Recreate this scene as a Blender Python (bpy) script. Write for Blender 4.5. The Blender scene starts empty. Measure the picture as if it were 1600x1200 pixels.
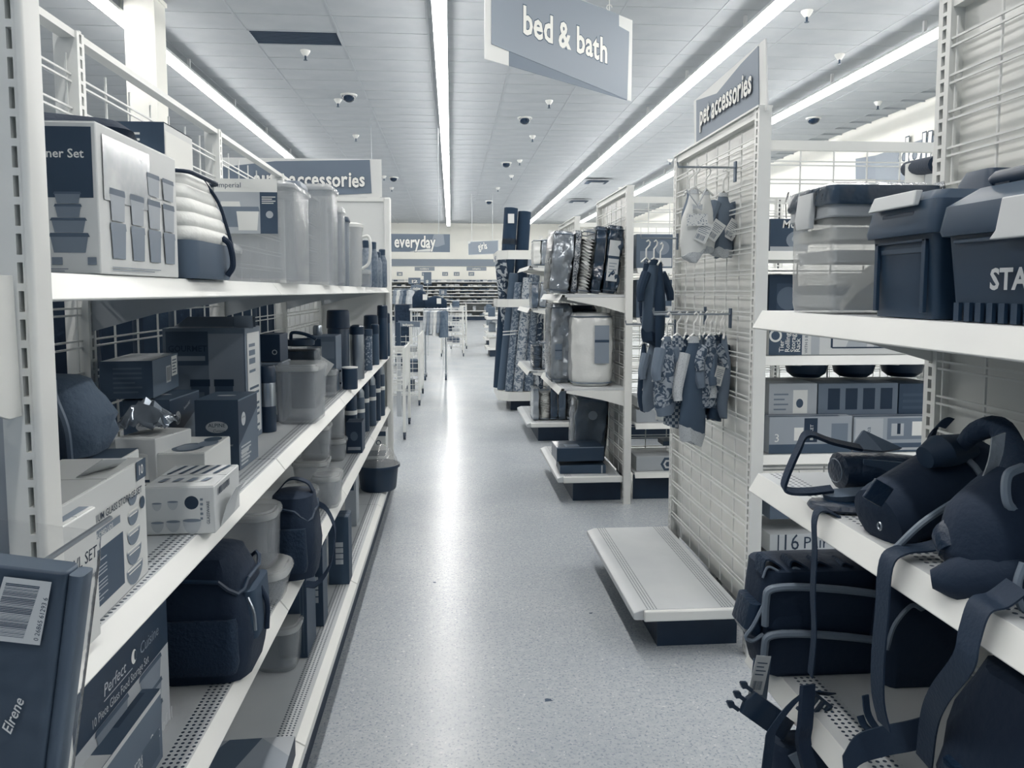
import bpy, bmesh, math, random
from mathutils import Vector, Matrix, Euler
rnd = random.Random(11)
PI = math.pi
SC = bpy.context.scene
COL = SC.collection
# ---------------------------------------------------------------- camera
FPX, CXP, CYP = 1200.0, 800.0, 547.0
cam_d = bpy.data.cameras.new('camera'); cam = bpy.data.objects.new('camera', cam_d); COL.objects.link(cam)
cam.location = (0, 0, 1.5)
cam.rotation_euler = (math.radians(90-4.4), 0, -math.radians(4.5))
cam_d.sensor_width = 36; cam_d.lens = 36*FPX/1600; cam_d.shift_y = -53/1600
cam_d.clip_start = 0.05; cam_d.clip_end = 200
SC.camera = cam
CROT = Euler(cam.rotation_euler).to_matrix()
def W(px, py, Y=None, X=None, Z=None):
    """point of the place seen at a spot of the photograph, on a plane of known depth, side or height"""
    d = CROT @ Vector(((px-CXP)/FPX, -(py-CYP)/FPX, -1))
    if Y is not None: t = Y/d.y
    elif X is not None: t = X/d.x
    else: t = (Z-1.5)/d.z
    return Vector((d.x*t, d.y*t, 1.5+d.z*t))
# ---------------------------------------------------------------- world, exposure
wd = bpy.data.worlds.new('blue_fill'); SC.world = wd; wd.use_nodes = True  # bluish ambient fill, added so that shaded areas turn navy
bg = wd.node_tree.nodes['Background']; bg.inputs[0].default_value = (0.38, 0.51, 0.66, 1); bg.inputs[1].default_value = 0.38
LAMP = 30.5; LAMP_COL = (1.0, 0.972, 0.935, 1)
SC.view_settings.view_transform = 'Standard'; SC.view_settings.look = 'None'
SC.view_settings.exposure = 0.0; SC.view_settings.gamma = 1.0; SC.view_settings.use_curve_mapping = False
SC.cycles.use_denoising = True
SC.cycles.max_bounces = 7; SC.cycles.diffuse_bounces = 4; SC.cycles.glossy_bounces = 3
SC.cycles.transmission_bounces = 5; SC.cycles.transparent_max_bounces = 12
SC.cycles.caustics_reflective = False; SC.cycles.caustics_refractive = False
SC.cycles.sample_clamp_indirect = 4.0
# ---------------------------------------------------------------- materials
def lin(c): return c/12.92 if c <= .04045 else ((c+.055)/1.055)**2.4
def tone(g):
    """grey value 0..1 to the navy-to-cream scale of the photograph"""
    k = 4*g*(1-g)
    r, gg, b = max(4, 10+235*g-2*k-8*(1-g)**2), 25+219*g-1*k+2*(1-g)**2, 50+186*g+3*k
    return (lin(r/255), lin(gg/255), lin(b/255), 1)
MC = {}
def mat(name, g, rough=.5, metal=0, coat=0, alpha=1, trans=0, vary=0, vscale=8, bump=0, bscale=60, spec=.5, stretch=None):
    if name in MC: return MC[name]
    m = bpy.data.materials.new(name); m.use_nodes = True; nt = m.node_tree; p = nt.nodes['Principled BSDF']
    c = tone(g) if not isinstance(g, tuple) else g
    p.inputs['Base Color'].default_value = c
    p.inputs['Roughness'].default_value = rough; p.inputs['Metallic'].default_value = metal
    p.inputs['Coat Weight'].default_value = coat; p.inputs['Coat Roughness'].default_value = .12
    p.inputs['Alpha'].default_value = alpha; p.inputs['Transmission Weight'].default_value = trans
    p.inputs['Specular IOR Level'].default_value = spec
    if vary or bump:
        tc = nt.nodes.new('ShaderNodeTexCoord'); src = tc.outputs['Object']
        if stretch:
            mp = nt.nodes.new('ShaderNodeMapping'); mp.inputs['Scale'].default_value = stretch
            nt.links.new(src, mp.inputs[0]); src = mp.outputs[0]
    if vary:
        n = nt.nodes.new('ShaderNodeTexNoise'); n.inputs['Scale'].default_value = vscale; n.inputs['Detail'].default_value = 4
        r = nt.nodes.new('ShaderNodeValToRGB')
        r.color_ramp.elements[0].position = .3; r.color_ramp.elements[1].position = .7
        lo = tone(max(0, g-vary)); hi = tone(min(1, g+vary))
        r.color_ramp.elements[0].color = lo; r.color_ramp.elements[1].color = hi
        nt.links.new(src, n.inputs['Vector']); nt.links.new(n.outputs['Fac'], r.inputs[0]); nt.links.new(r.outputs[0], p.inputs['Base Color'])
    if bump:
        n2 = nt.nodes.new('ShaderNodeTexNoise'); n2.inputs['Scale'].default_value = bscale; n2.inputs['Detail'].default_value = 3
        b = nt.nodes.new('ShaderNodeBump'); b.inputs['Strength'].default_value = min(1, bump); b.inputs['Distance'].default_value = .01*max(1, bump)
        nt.links.new(src, n2.inputs['Vector']); nt.links.new(n2.outputs['Fac'], b.inputs['Height']); nt.links.new(b.outputs[0], p.inputs['Normal'])
        if coat: nt.links.new(b.outputs[0], p.inputs['Coat Normal'])
    MC[name] = m
    return m
def emat(name, col, strength):
    m = bpy.data.materials.new(name); m.use_nodes = True; nt = m.node_tree
    p = nt.nodes['Principled BSDF']; p.inputs['Emission Color'].default_value = col; p.inputs['Emission Strength'].default_value = strength
    MC[name] = m; return m
def perf_mat(name, g, bands, pitch=.0125, rad=.2, along='y', rough=.4):
    """painted sheet metal with rows of small punched holes: bands = [(lo, hi)] across"""
    if name in MC: return MC[name]
    m = mat(name, g, rough); nt = m.node_tree; p = nt.nodes['Principled BSDF']
    tc = nt.nodes.new('ShaderNodeTexCoord'); sp = nt.nodes.new('ShaderNodeSeparateXYZ'); nt.links.new(tc.outputs['Object'], sp.inputs[0])
    def M(op, a, b=None):
        n = nt.nodes.new('ShaderNodeMath'); n.operation = op
        for i, x in enumerate((a, b)):
            if x is None: continue
            if isinstance(x, (int, float)): n.inputs[i].default_value = x
            else: nt.links.new(x, n.inputs[i])
        return n.outputs[0]
    ax, al = (sp.outputs[0], sp.outputs[1]) if along == 'y' else (sp.outputs[1], sp.outputs[0])
    u = M('SUBTRACT', M('FRACT', M('DIVIDE', ax, pitch)), .5); v = M('SUBTRACT', M('FRACT', M('DIVIDE', al, pitch)), .5)
    d = M('ADD', M('MULTIPLY', u, u), M('MULTIPLY', v, v)); hole = M('LESS_THAN', d, rad*rad)
    tot = None
    for lo, hi in bands:
        k = M('MULTIPLY', M('GREATER_THAN', ax, lo), M('LESS_THAN', ax, hi)); tot = k if tot is None else M('ADD', tot, k)
    f = M('MULTIPLY', hole, tot)
    n = nt.nodes.new('ShaderNodeTexNoise'); n.inputs['Scale'].default_value = 3; n.inputs['Detail'].default_value = 6
    nt.links.new(tc.outputs['Object'], n.inputs['Vector'])
    r = nt.nodes.new('ShaderNodeValToRGB'); r.color_ramp.elements[0].position = .3; r.color_ramp.elements[1].position = .75
    r.color_ramp.elements[0].color = tone(g-.05); r.color_ramp.elements[1].color = tone(min(1, g+.02)); nt.links.new(n.outputs['Fac'], r.inputs[0])
    mx = nt.nodes.new('ShaderNodeMix'); mx.data_type = 'RGBA'
    nt.links.new(f, mx.inputs[0]); nt.links.new(r.outputs[0], mx.inputs[6]); mx.inputs[7].default_value = tone(.06)
    nt.links.new(mx.outputs[2], p.inputs['Base Color'])
    return m
def pattern_mat(name, g1, g2, scale, kind='vor', rough=.7, thr=.5, stretch=None, coat=0, bump=0):
    if name in MC: return MC[name]
    m = mat(name, g1, rough, coat=coat, bump=bump, bscale=40); nt = m.node_tree; p = nt.nodes['Principled BSDF']
    tc = nt.nodes.new('ShaderNodeTexCoord'); src = tc.outputs['Object']
    if stretch:
        mp = nt.nodes.new('ShaderNodeMapping'); mp.inputs['Scale'].default_value = stretch; nt.links.new(src, mp.inputs[0]); src = mp.outputs[0]
    r = nt.nodes.new('ShaderNodeValToRGB'); r.color_ramp.interpolation = 'LINEAR'
    r.color_ramp.elements[0].position = thr-.03; r.color_ramp.elements[1].position = thr+.03
    r.color_ramp.elements[0].color = tone(g1); r.color_ramp.elements[1].color = tone(g2)
    if kind == 'vor':
        t = nt.nodes.new('ShaderNodeTexVoronoi'); t.inputs['Scale'].default_value = scale; out = t.outputs['Distance']
    elif kind == 'scroll':
        t = nt.nodes.new('ShaderNodeTexNoise'); t.inputs['Scale'].default_value = scale; t.inputs['Detail'].default_value = 1; t.inputs['Distortion'].default_value = 2.2; out = t.outputs['Fac']
    elif kind == 'check':
        t = nt.nodes.new('ShaderNodeTexChecker'); t.inputs['Scale'].default_value = scale; out = t.outputs['Fac']
    else:
        t = nt.nodes.new('ShaderNodeTexWave'); t.inputs['Scale'].default_value = scale; t.inputs['Distortion'].default_value = .4; out = t.outputs['Fac']
    nt.links.new(src, t.inputs['Vector']); nt.links.new(out, r.inputs[0]); nt.links.new(r.outputs[0], p.inputs['Base Color'])
    return m
# ---------------------------------------------------------------- mesh helpers
class MB:
    def __init__(s): s.v = []; s.f = []; s.m = []
    def add(s, vs, fs, m=0, M=None):
        o = len(s.v)
        if M is not None: vs = [M @ Vector(v) for v in vs]
        s.v += [tuple(v) for v in vs]; s.f += [tuple(i+o for i in f) for f in fs]; s.m += [m]*len(fs); return s
    def box(s, x0, x1, y0, y1, z0, z1, m=0, M=None):
        vs = [(x, y, z) for x in (x0, x1) for y in (y0, y1) for z in (z0, z1)]
        return s.add(vs, [(0,1,3,2),(4,6,7,5),(0,4,5,1),(2,3,7,6),(0,2,6,4),(1,5,7,3)], m, M)
    def bar(s, a, b, w, h=None, m=0, up=(0,0,1)):
        a = Vector(a); b = Vector(b); h = w if h is None else h
        d = (b-a).normalized(); u = Vector(up)
        if abs(d.dot(u)) > .95: u = Vector((0,1,0)) if abs(d.y) < .9 else Vector((1,0,0))
        sx = d.cross(u).normalized()*w/2; sz = sx.cross(d).normalized()*h/2
        vs = [p+i*sx+j*sz for p in (a, b) for i, j in ((-1,-1),(1,-1),(1,1),(-1,1))]
        return s.add(vs, [(3,2,1,0),(4,5,6,7),(0,1,5,4),(1,2,6,5),(2,3,7,6),(3,0,4,7)], m)
    def cyl(s, a, b, r, r2=None, n=12, m=0, cap=True):
        a = Vector(a); b = Vector(b); r2 = r if r2 is None else r2; d = (b-a).normalized()
        u = Vector((0,0,1)) if abs(d.z) < .9 else Vector((1,0,0)); x = d.cross(u).normalized(); y = d.cross(x)
        vs = [p+(x*math.cos(t*2*PI/n)+y*math.sin(t*2*PI/n))*q for p, q in ((a, r), (b, r2)) for t in range(n)]
        fs = [(i, (i+1) % n, n+(i+1) % n, n+i) for i in range(n)]
        if cap: fs += [tuple(range(n-1, -1, -1)), tuple(range(n, 2*n))]
        return s.add(vs, fs, m)
    def tube(s, pts, r, n=6, m=0, closed=False):
        pts = [Vector(p) for p in pts]; rings = []; L = len(pts); px = None
        for i, p in enumerate(pts):
            if closed: d = pts[(i+1) % L]-pts[i-1]
            else: d = (pts[min(i+1, L-1)]-pts[max(i-1, 0)])
            d.normalize()
            if px is None:
                u = Vector((0,0,1)) if abs(d.z) < .9 else Vector((1,0,0)); x = d.cross(u).normalized()
            else: x = (px-d*px.dot(d)).normalized()
            px = x; y = d.cross(x); rr = r[i] if isinstance(r, (list, tuple)) else r
            rings.append([p+(x*math.cos(t*2*PI/n)+y*math.sin(t*2*PI/n))*rr for t in range(n)])
        return s.loft(rings, m, cap=not closed, closed=closed)
    def loft(s, rings, m=0, cap=True, closed=False, M=None, cap0=True, cap1=True):
        n = len(rings[0]); vs = [v for r in rings for v in r]; fs = []
        L = len(rings)
        for k in range(L if closed else L-1):
            a = k*n; b = ((k+1) % L)*n
            fs += [(a+i, a+(i+1) % n, b+(i+1) % n, b+i) for i in range(n)]
        if cap and not closed:
            if cap0: fs.append(tuple(range(n-1, -1, -1)))
            if cap1: fs.append(tuple(range((L-1)*n, L*n)))
        return s.add(vs, fs, m, M)
    def lathe(s, prof, n=20, m=0, c=(0,0,0), cap=True):
        return s.loft([[(c[0]+r*math.cos(t*2*PI/n), c[1]+r*math.sin(t*2*PI/n), c[2]+z) for t in range(n)] for r, z in prof], m, cap=cap)
    def ribbon(s, pts, wv, t, m=0, w=None):
        """flat strap along pts; wv = width vector or one per point"""
        pts = [Vector(p) for p in pts]; L = len(pts); rings = []
        for i, p in enumerate(pts):
            d = (pts[min(i+1, L-1)]-pts[max(i-1, 0)]).normalized(); v = Vector(wv[i]) if isinstance(wv, list) else Vector(wv)
            nn = d.cross(v).normalized()*t/2
            rings.append([p-v/2-nn, p+v/2-nn, p+v/2+nn, p-v/2+nn])
        return s.loft(rings, m)
    def poly(s, pts, m=0, M=None): return s.add(pts, [tuple(range(len(pts)))], m, M)
def rrect(x0, x1, y0, y1, r, z, n=4):
    r = max(1e-4, min(r, (x1-x0)/2-1e-5, (y1-y0)/2-1e-5)); out = []
    for cx, cy, a in ((x1-r, y1-r, 0), (x0+r, y1-r, 90), (x0+r, y0+r, 180), (x1-r, y0+r, 270)):
        for k in range(n+1):
            t = math.radians(a+90*k/n); out.append((cx+r*math.cos(t), cy+r*math.sin(t), z))
    return out
def smooth_path(pts, k=5):
    P = [Vector(p) for p in pts]; P = [2*P[0]-P[1]]+P+[2*P[-1]-P[-2]]; out = []
    for i in range(1, len(P)-2):
        for j in range(k):
            t = j/k; a, b, c, d = P[i-1:i+3]
            out.append(.5*((2*b)+(c-a)*t+(2*a-5*b+4*c-d)*t*t+(3*b-a-3*c+d)*t**3))
    out.append(P[-2]); return out
def finish(me, ang=35):
    me.polygons.foreach_set('use_smooth', [True]*len(me.polygons))
    try: me.set_sharp_from_angle(angle=math.radians(ang))
    except Exception: pass
def make_mesh(name, mb, mats):
    me = bpy.data.meshes.new(name); me.from_pydata(mb.v, [], mb.f)
    for m in (mats if isinstance(mats, (list, tuple)) else [mats]): me.materials.append(m)
    me.polygons.foreach_set('material_index', mb.m); me.update(); finish(me); return me
def obj(name, mb, mats, parent=None, bev=0, loc=None, rot=None):
    me = mb if isinstance(mb, bpy.types.Mesh) else make_mesh(name, mb, mats)
    o = bpy.data.objects.new(name, me); COL.objects.link(o)
    if parent: o.parent = parent
    if loc is not None: o.location = loc
    if rot is not None: o.rotation_euler = rot
    if bev:
        b = o.modifiers.new('bevel', 'BEVEL'); b.width = bev; b.segments = 2; b.limit_method = 'ANGLE'
    return o
def tag(o, label, cat, group=None, kind=None):
    if label: o['label'] = label
    if cat: o['category'] = cat
    if group: o['group'] = group
    if kind: o['kind'] = kind
    return o
def thing(name, label, cat, loc=(0,0,0), rz=0, group=None, rot=None):
    o = bpy.data.objects.new(name, None); COL.objects.link(o); o.location = loc; o.rotation_euler = rot or (0,0,rz)
    o.empty_display_size = .05
    return tag(o, label, cat, group)
def struct(name, mb, mats, label=None, cat=None, bev=0):
    o = obj(name, mb, mats, None, bev); o['kind'] = 'structure'
    return tag(o, label or name.replace('_', ' '), cat or name.split('_')[0])
def copy_tree(o, parent=None, **kw):
    c = o.copy(); COL.objects.link(c)
    if parent is not None: c.parent = parent
    for ch in list(o.children): copy_tree(ch, c)
    return c
def place(o, loc, rz=None, label=None, scale=None):
    o.location = loc
    if rz is not None: o.rotation_euler = (0, 0, rz)
    if label: o['label'] = label
    if scale: o.scale = scale
    return o
# lettering
TXT = {}
def glyphs(s, bold=0, space=1.0):
    k = (s, bold, space)
    if k not in TXT:
        cu = bpy.data.curves.new('t', 'FONT'); cu.body = s; cu.offset = bold; cu.size = 1; cu.space_character = space; cu.resolution_u = 2
        o = bpy.data.objects.new('t', cu); COL.objects.link(o)
        me = bpy.data.meshes.new_from_object(o)
        vs = [tuple(v.co) for v in me.vertices]; fs = [tuple(p.vertices) for p in me.polygons]
        bpy.data.objects.remove(o); bpy.data.curves.remove(cu); bpy.data.meshes.remove(me)
        TXT[k] = (vs, fs)
    return TXT[k]
def text(mb, s, M, size, m=0, bold=.0, sx=1, align='L', shear=0, space=1.0, jump=0):
    """lay lettering in the local XY plane of M"""
    if jump:
        x = 0; r = random.Random(hash(len(s))*3+5); parts = []
        for i, ch in enumerate(s):
            if ch == ' ': x += .28; continue
            vs, fs = glyphs(ch, bold, 1)
            w0 = glyphs(ch, 0, 1)[0]; w = max(v[0] for v in w0); a = (r.random()-.5)*jump; dy = (r.random()-.5)*jump*.5
            sc = 1+(r.random()-.5)*jump*.6
            parts.append(([((x+(v[0]*math.cos(a)-v[1]*math.sin(a))*sc), (v[0]*math.sin(a)+v[1]*math.cos(a))*sc+dy, 0) for v in vs], fs)); x += w*sc+.05*space
        tot = x
    else:
        vs, fs = glyphs(s, bold, space)
        if not vs: return
        tot = max(v[0] for v in vs); parts = [(vs, fs)]
    off = {'L': 0, 'C': -tot/2, 'R': -tot}[align]
    for vs, fs in parts:
        mb.add([((v[0]+off+shear*v[1])*size*sx, v[1]*size, 0) for v in vs], fs, m, M)
    return tot*size*sx
def face_M(face, w, d, h):
    """frame of a box face: origin at lower left as seen, X to the right, Y up, Z out"""
    if face == 'F': return Matrix(((1,0,0,0),(0,0,-1,0),(0,1,0,0),(0,0,0,1)))
    if face == 'R': return Matrix(((0,0,1,w),(1,0,0,0),(0,1,0,0),(0,0,0,1)))
    if face == 'L': return Matrix(((0,0,-1,0),(-1,0,0,d),(0,1,0,0),(0,0,0,1)))
    if face == 'T': return Matrix(((1,0,0,0),(0,1,0,0),(0,0,1,h),(0,0,0,1)))
def lift(M, e): return M @ Matrix.Translation((0, 0, e))
class Art:
    """flat print on the faces of a box of size w, d, h"""
    def __init__(s, w, d, h, pal): s.mb = MB(); s.w, s.d, s.h, s.pal = w, d, h, pal; s.k = 0
    def fr(s, face): 
        s.k += 1; return lift(face_M(face, s.w, s.d, s.h), .0003+.00005*s.k)
    def sz(s, face): return {'F': (s.w, s.h), 'R': (s.d, s.h), 'L': (s.d, s.h), 'T': (s.w, s.d)}[face]
    def rect(s, face, u0, u1, v0, v1, m):
        a, b = s.sz(face); s.mb.poly([(u0*a, v0*b, 0), (u1*a, v0*b, 0), (u1*a, v1*b, 0), (u0*a, v1*b, 0)], m, s.fr(face)); return s
    def pts(s, face, P, m):
        a, b = s.sz(face); s.mb.poly([(u*a, v*b, 0) for u, v in P], m, s.fr(face)); return s
    def disc(s, face, u, v, ru, rv, m, n=20):
        a, b = s.sz(face); s.mb.poly([(u*a+ru*math.cos(t*2*PI/n), v*b+rv*math.sin(t*2*PI/n), 0) for t in range(n)], m, s.fr(face)); return s
    def lines(s, face, u0, u1, v0, v1, n, m, fill=.45, seed=1):
        r = random.Random(seed); a, b = s.sz(face); M = s.fr(face); st = (v1-v0)/n
        for i in range(n):
            e = u1 if r.random() > .3 else u0+(u1-u0)*(.6+.3*r.random())
            s.mb.poly([(u0*a, (v0+i*st)*b, 0), (e*a, (v0+i*st)*b, 0), (e*a, (v0+(i+fill)*st)*b, 0), (u0*a, (v0+(i+fill)*st)*b, 0)], m, M)
        return s
    def bars(s, face, u0, u1, v0, v1, n, m, seed=1, vert=True):
        r = random.Random(seed); a, b = s.sz(face); M = s.fr(face)
        for i in range(n):
            t0 = i/n; t1 = (i+.25+.5*r.random())/n
            if vert: q = (u0+(u1-u0)*t0, u0+(u1-u0)*t1, v0, v1)
            else: q = (u0, u1, v0+(v1-v0)*t0, v0+(v1-v0)*t1)
            s.mb.poly([(q[0]*a, q[2]*b, 0), (q[1]*a, q[2]*b, 0), (q[1]*a, q[3]*b, 0), (q[0]*a, q[3]*b, 0)], m, M)
        return s
    def bowl(s, face, u, v, ru, rv, m, m2=None):
        """drawn bowl: half disc with a rim; ru rv in metres"""
        a, b = s.sz(face); M = s.fr(face)
        s.mb.poly([(u*a-ru, v*b+rv, 0)]+[(u*a-ru*math.cos(t*PI/10)*(.99), v*b+rv-2*rv*math.sin(t*PI/10), 0) for t in range(11)]+[(u*a+ru, v*b+rv, 0)], m, M)
        if m2 is not None:
            M = s.fr(face); s.mb.poly([(u*a+ru*math.cos(t*2*PI/16), v*b+rv+rv*.25*math.sin(t*2*PI/16), 0) for t in range(16)], m2, M)
        return s
    def tub(s, face, u, v, w, h, m, m2):
        """drawn food tub with a lid, metres"""
        a, b = s.sz(face); M = s.fr(face); x = u*a; y = v*b
        s.mb.poly([(x-w*.42, y, 0), (x+w*.42, y, 0), (x+w*.5, y+h*.8, 0), (x-w*.5, y+h*.8, 0)], m, M)
        M = s.fr(face); s.mb.poly([(x-w*.55, y+h*.8, 0), (x+w*.55, y+h*.8, 0), (x+w*.5, y+h, 0), (x-w*.5, y+h, 0)], m2, M); return s
    def txt(s, face, t, u, v, size, m, bold=.0, sx=1, align='L', rot=0, shear=0, space=1.0):
        a, b = s.sz(face); M = s.fr(face) @ Matrix.Translation((u*a, v*b, 0)) @ Matrix.Rotation(rot, 4, 'Z')
        text(s.mb, t, M, size, m, bold, sx, align, shear, space); return s
    def done(s, parent, name='printed_artwork'):
        me = bpy.data.meshes.new(name); me.from_pydata(s.mb.v, [], s.mb.f)
        for m in s.pal: me.materials.append(m)
        me.polygons.foreach_set('material_index', s.mb.m); me.update()
        o = bpy.data.objects.new(name, me); COL.objects.link(o); o.parent = parent; return o
# palette
P_ = {}
def paper(g, rough=.5, coat=0):
    k = (round(g, 3), rough, coat)
    if k not in P_: P_[k] = mat('printed_card_%d_%d_%d' % (int(g*100), int(rough*100), int(coat*10)), g, rough, coat=coat)
    return P_[k]
white_metal = mat('white_enamel', .90, .32, vary=.02, vscale=3)
grey_metal = mat('grey_enamel', .72, .4)
pale_board = mat('pale_backing_board', .91, .25, vary=.04, vscale=2)
slot_dark = mat('dark_slot', .05, .8)
wire_white = mat('white_wire', .88, .35)
kick_dark = mat('dark_kick_plate', .07, .55, vary=.03, vscale=5)
chrome = mat('brushed_steel', .62, .28, metal=.9)
black_plastic = mat('black_plastic', .07, .38)
black_cloth = mat('black_nylon_cloth', .022, .8, bump=.2, bscale=60)
navy_cloth = mat('dark_navy_cloth', .06, .85, bump=.5, bscale=120)
piping_grey = mat('grey_piping', .33, .6)
clear_tub = mat('frosted_clear_plastic', .70, .18, alpha=.36, spec=.6, bump=.15, bscale=12)
clear_lid = mat('clear_lid_plastic', .80, .12, alpha=.48, spec=.7)
def film_mat(name, fac, rough, bscale, dist=.02):
    m = bpy.data.materials.new(name); m.use_nodes = True; nt = m.node_tree; nt.nodes.remove(nt.nodes['Principled BSDF'])
    out = nt.nodes['Material Output']; mx = nt.nodes.new('ShaderNodeMixShader'); tr = nt.nodes.new('ShaderNodeBsdfTransparent'); gl = nt.nodes.new('ShaderNodeBsdfGlossy')
    tr.inputs[0].default_value = (.97, .97, .97, 1); gl.inputs['Roughness'].default_value = rough; gl.inputs[0].default_value = (1, 1, 1, 1)
    lw = nt.nodes.new('ShaderNodeLayerWeight'); lw.inputs[0].default_value = fac
    tc = nt.nodes.new('ShaderNodeTexCoord'); n = nt.nodes.new('ShaderNodeTexNoise'); n.inputs['Scale'].default_value = bscale; n.inputs['Detail'].default_value = 3
    b = nt.nodes.new('ShaderNodeBump'); b.inputs['Strength'].default_value = 1; b.inputs['Distance'].default_value = dist
    nt.links.new(tc.outputs['Object'], n.inputs['Vector']); nt.links.new(n.outputs['Fac'], b.inputs['Height'])
    nt.links.new(b.outputs[0], gl.inputs['Normal']); nt.links.new(b.outputs[0], lw.inputs['Normal'])
    nt.links.new(lw.outputs['Fresnel'], mx.inputs[0]); nt.links.new(tr.outputs[0], mx.inputs[1]); nt.links.new(gl.outputs[0], mx.inputs[2]); nt.links.new(mx.outputs[0], out.inputs[0])
    MC[name] = m; return m
film = film_mat('shiny_clear_film', .14, .10, 20, .006)
film_thick = film_mat('shiny_thick_film', .35, .12, 16, .008)
# ================================================================ THE SETTING
CE = 4.99
# floor
fm = mat('waxed_speckled_vinyl', .66, .22)
nt = fm.node_tree; pr = nt.nodes['Principled BSDF']
tc = nt.nodes.new('ShaderNodeTexCoord')
def noise(scale, detail=3, rough=.6):
    n = nt.nodes.new('ShaderNodeTexNoise'); n.inputs['Scale'].default_value = scale; n.inputs['Detail'].default_value = detail; n.inputs['Roughness'].default_value = rough
    nt.links.new(tc.outputs['Object'], n.inputs['Vector']); return n.outputs['Fac']
def ramp(src, p0, c0, p1, c1):
    r = nt.nodes.new('ShaderNodeValToRGB'); e = r.color_ramp.elements; e[0].position = p0; e[0].color = c0; e[1].position = p1; e[1].color = c1
    nt.links.new(src, r.inputs[0]); return r.outputs[0]
def mixc(fac, a, b, mode='MIX'):
    m = nt.nodes.new('ShaderNodeMix'); m.data_type = 'RGBA'; m.blend_type = mode
    for i, x in ((0, fac), (6, a), (7, b)):
        if isinstance(x, (tuple, float, int)): m.inputs[i].default_value = x
        else: nt.links.new(x, m.inputs[i])
    return m.outputs[2]
base = mixc(ramp(noise(34, 6, .7), .42, (0,0,0,1), .62, (1,1,1,1)), ramp(noise(1.6, 5), .3, tone(.66), .7, tone(.71)), ramp(noise(1.6, 5), .3, tone(.70), .7, tone(.76)))
chips = ramp(noise(95, 2), .36, (1,1,1,1), .44, (0,0,0,1))
chips2 = ramp(noise(60, 2, .5), .66, (0,0,0,1), .71, (1,1,1,1))
c1 = mixc(chips, base, tone(.57)); c2 = mixc(chips2, c1, tone(.82)); c3 = c2
nt.links.new(c3, pr.inputs['Base Color'])
mp = nt.nodes.new('ShaderNodeMapping'); mp.inputs['Scale'].default_value = (3, .6, 1); nt.links.new(tc.outputs['Object'], mp.inputs[0])
n4 = nt.nodes.new('ShaderNodeTexNoise'); n4.inputs['Scale'].default_value = 1.3; n4.inputs['Detail'].default_value = 5; nt.links.new(mp.outputs[0], n4.inputs['Vector'])
rr = ramp(n4.outputs['Fac'], .3, (.20,.20,.20,1), .7, (.30,.30,.30,1)); pr.inputs['Roughness'].default_value = .25
pr.inputs['Specular IOR Level'].default_value = .4
bm_ = nt.nodes.new('ShaderNodeBump'); bm_.inputs['Strength'].default_value = .015; bm_.inputs['Distance'].default_value = .01
nt.links.new(noise(7, 2), bm_.inputs['Height']); 
XL, XR, YB = -13.0, 8.76, 40.5
struct('floor', MB().box(XL, XR, -3, YB, -.06, 0), fm, 'speckled grey vinyl floor of the store aisle, waxed and shiny', 'floor')
# a few scuffs and scraps on the floor
scuff = mat('dark_floor_mark', .25, .8)
def blot(x, y, r, seed):
    q = random.Random(seed); n = 11; P = []
    for t in range(n):
        a = t*2*PI/n; k = r*(.55+.6*q.random()); P.append((x+k*1.5*math.cos(a), y+k*math.sin(a), .0008))
    return MB().loft([[(p[0], p[1], 0) for p in P], [(p[0], p[1], .0012) for p in P]])
p = W(856, 1094, Z=0); tag(obj('floor_stain', blot(p.x, p.y, .012, 3), scuff), 'dark torn stain on the floor at the near end of the aisle', 'stain')
p = W(679, 910, Z=0); tag(obj('floor_stain', blot(p.x, p.y, .006, 5), scuff), 'tiny dark fleck on the floor left of the shine line', 'stain')
p = W(923, 958, Z=0); tag(obj('floor_stain', blot(p.x, p.y, .006, 6), scuff), 'small scuff on the floor beside the empty white deck', 'stain')
# walls
wm = mat('white_painted_wall', .98, .7, vary=.015, vscale=1)
wall_r = struct('wall_right', MB().box(XR, XR+.1, -3, YB, 0, CE+.1), wm, 'white painted right wall of the store high above the shelves', 'wall')
wall_b = struct('wall_back', MB().box(XL, XR, YB, YB+.1, 0, CE+.1), wm, 'white back wall at the far end of the aisle', 'wall')
struct('wall_left', MB().box(XL-.1, XL, -3, YB, 0, CE+.1), wm, 'white left wall beyond the left shelving', 'wall')
b1, b2 = W(700, 405, Y=YB).z, W(700, 416, Y=YB).z
struct('trim_1', MB().box(XL, XR, YB-.04, YB-.002, b2, b1), mat('grey_band_paint', .52, .6), 'grey painted band running across the back wall', 'trim')
# ceiling: grid of lay-in tiles
tile_m = mat('ceiling_tile', .72, .85, vary=.02, vscale=2, bump=.2, bscale=120)
grid_m = mat('ceiling_grid', .70, .5)
ceil = struct('ceiling', MB().box(XL, XR, -3, YB, CE+.03, CE+.08), grid_m, 'suspended ceiling of white lay in tiles', 'ceiling')
g = MB()
gx0 = W(528, 50, Z=CE).x; gy0 = W(528, 50, Z=CE).y
TX, TY = 1.22, .61
ix0 = int((XL-gx0)/TX); ix1 = int((XR-gx0)/TX)
x = gx0+ix0*TX
while x < XR: g.box(x-.012, x+.012, -3, YB, CE-.004, CE+.03); x += TX
y = gy0-int((gy0+3)/TY)*TY
while y < YB: g.box(XL, XR, y-.006, y+.006, CE-.003, CE+.03); y += TY
obj('ceiling_grid', g, grid_m, ceil)
tme = make_mesh('ceiling_tile', MB().box(-TX/2+.014, TX/2-.014, -TY/2+.009, TY/2-.009, 0, .03), tile_m)
tiles = []
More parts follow.
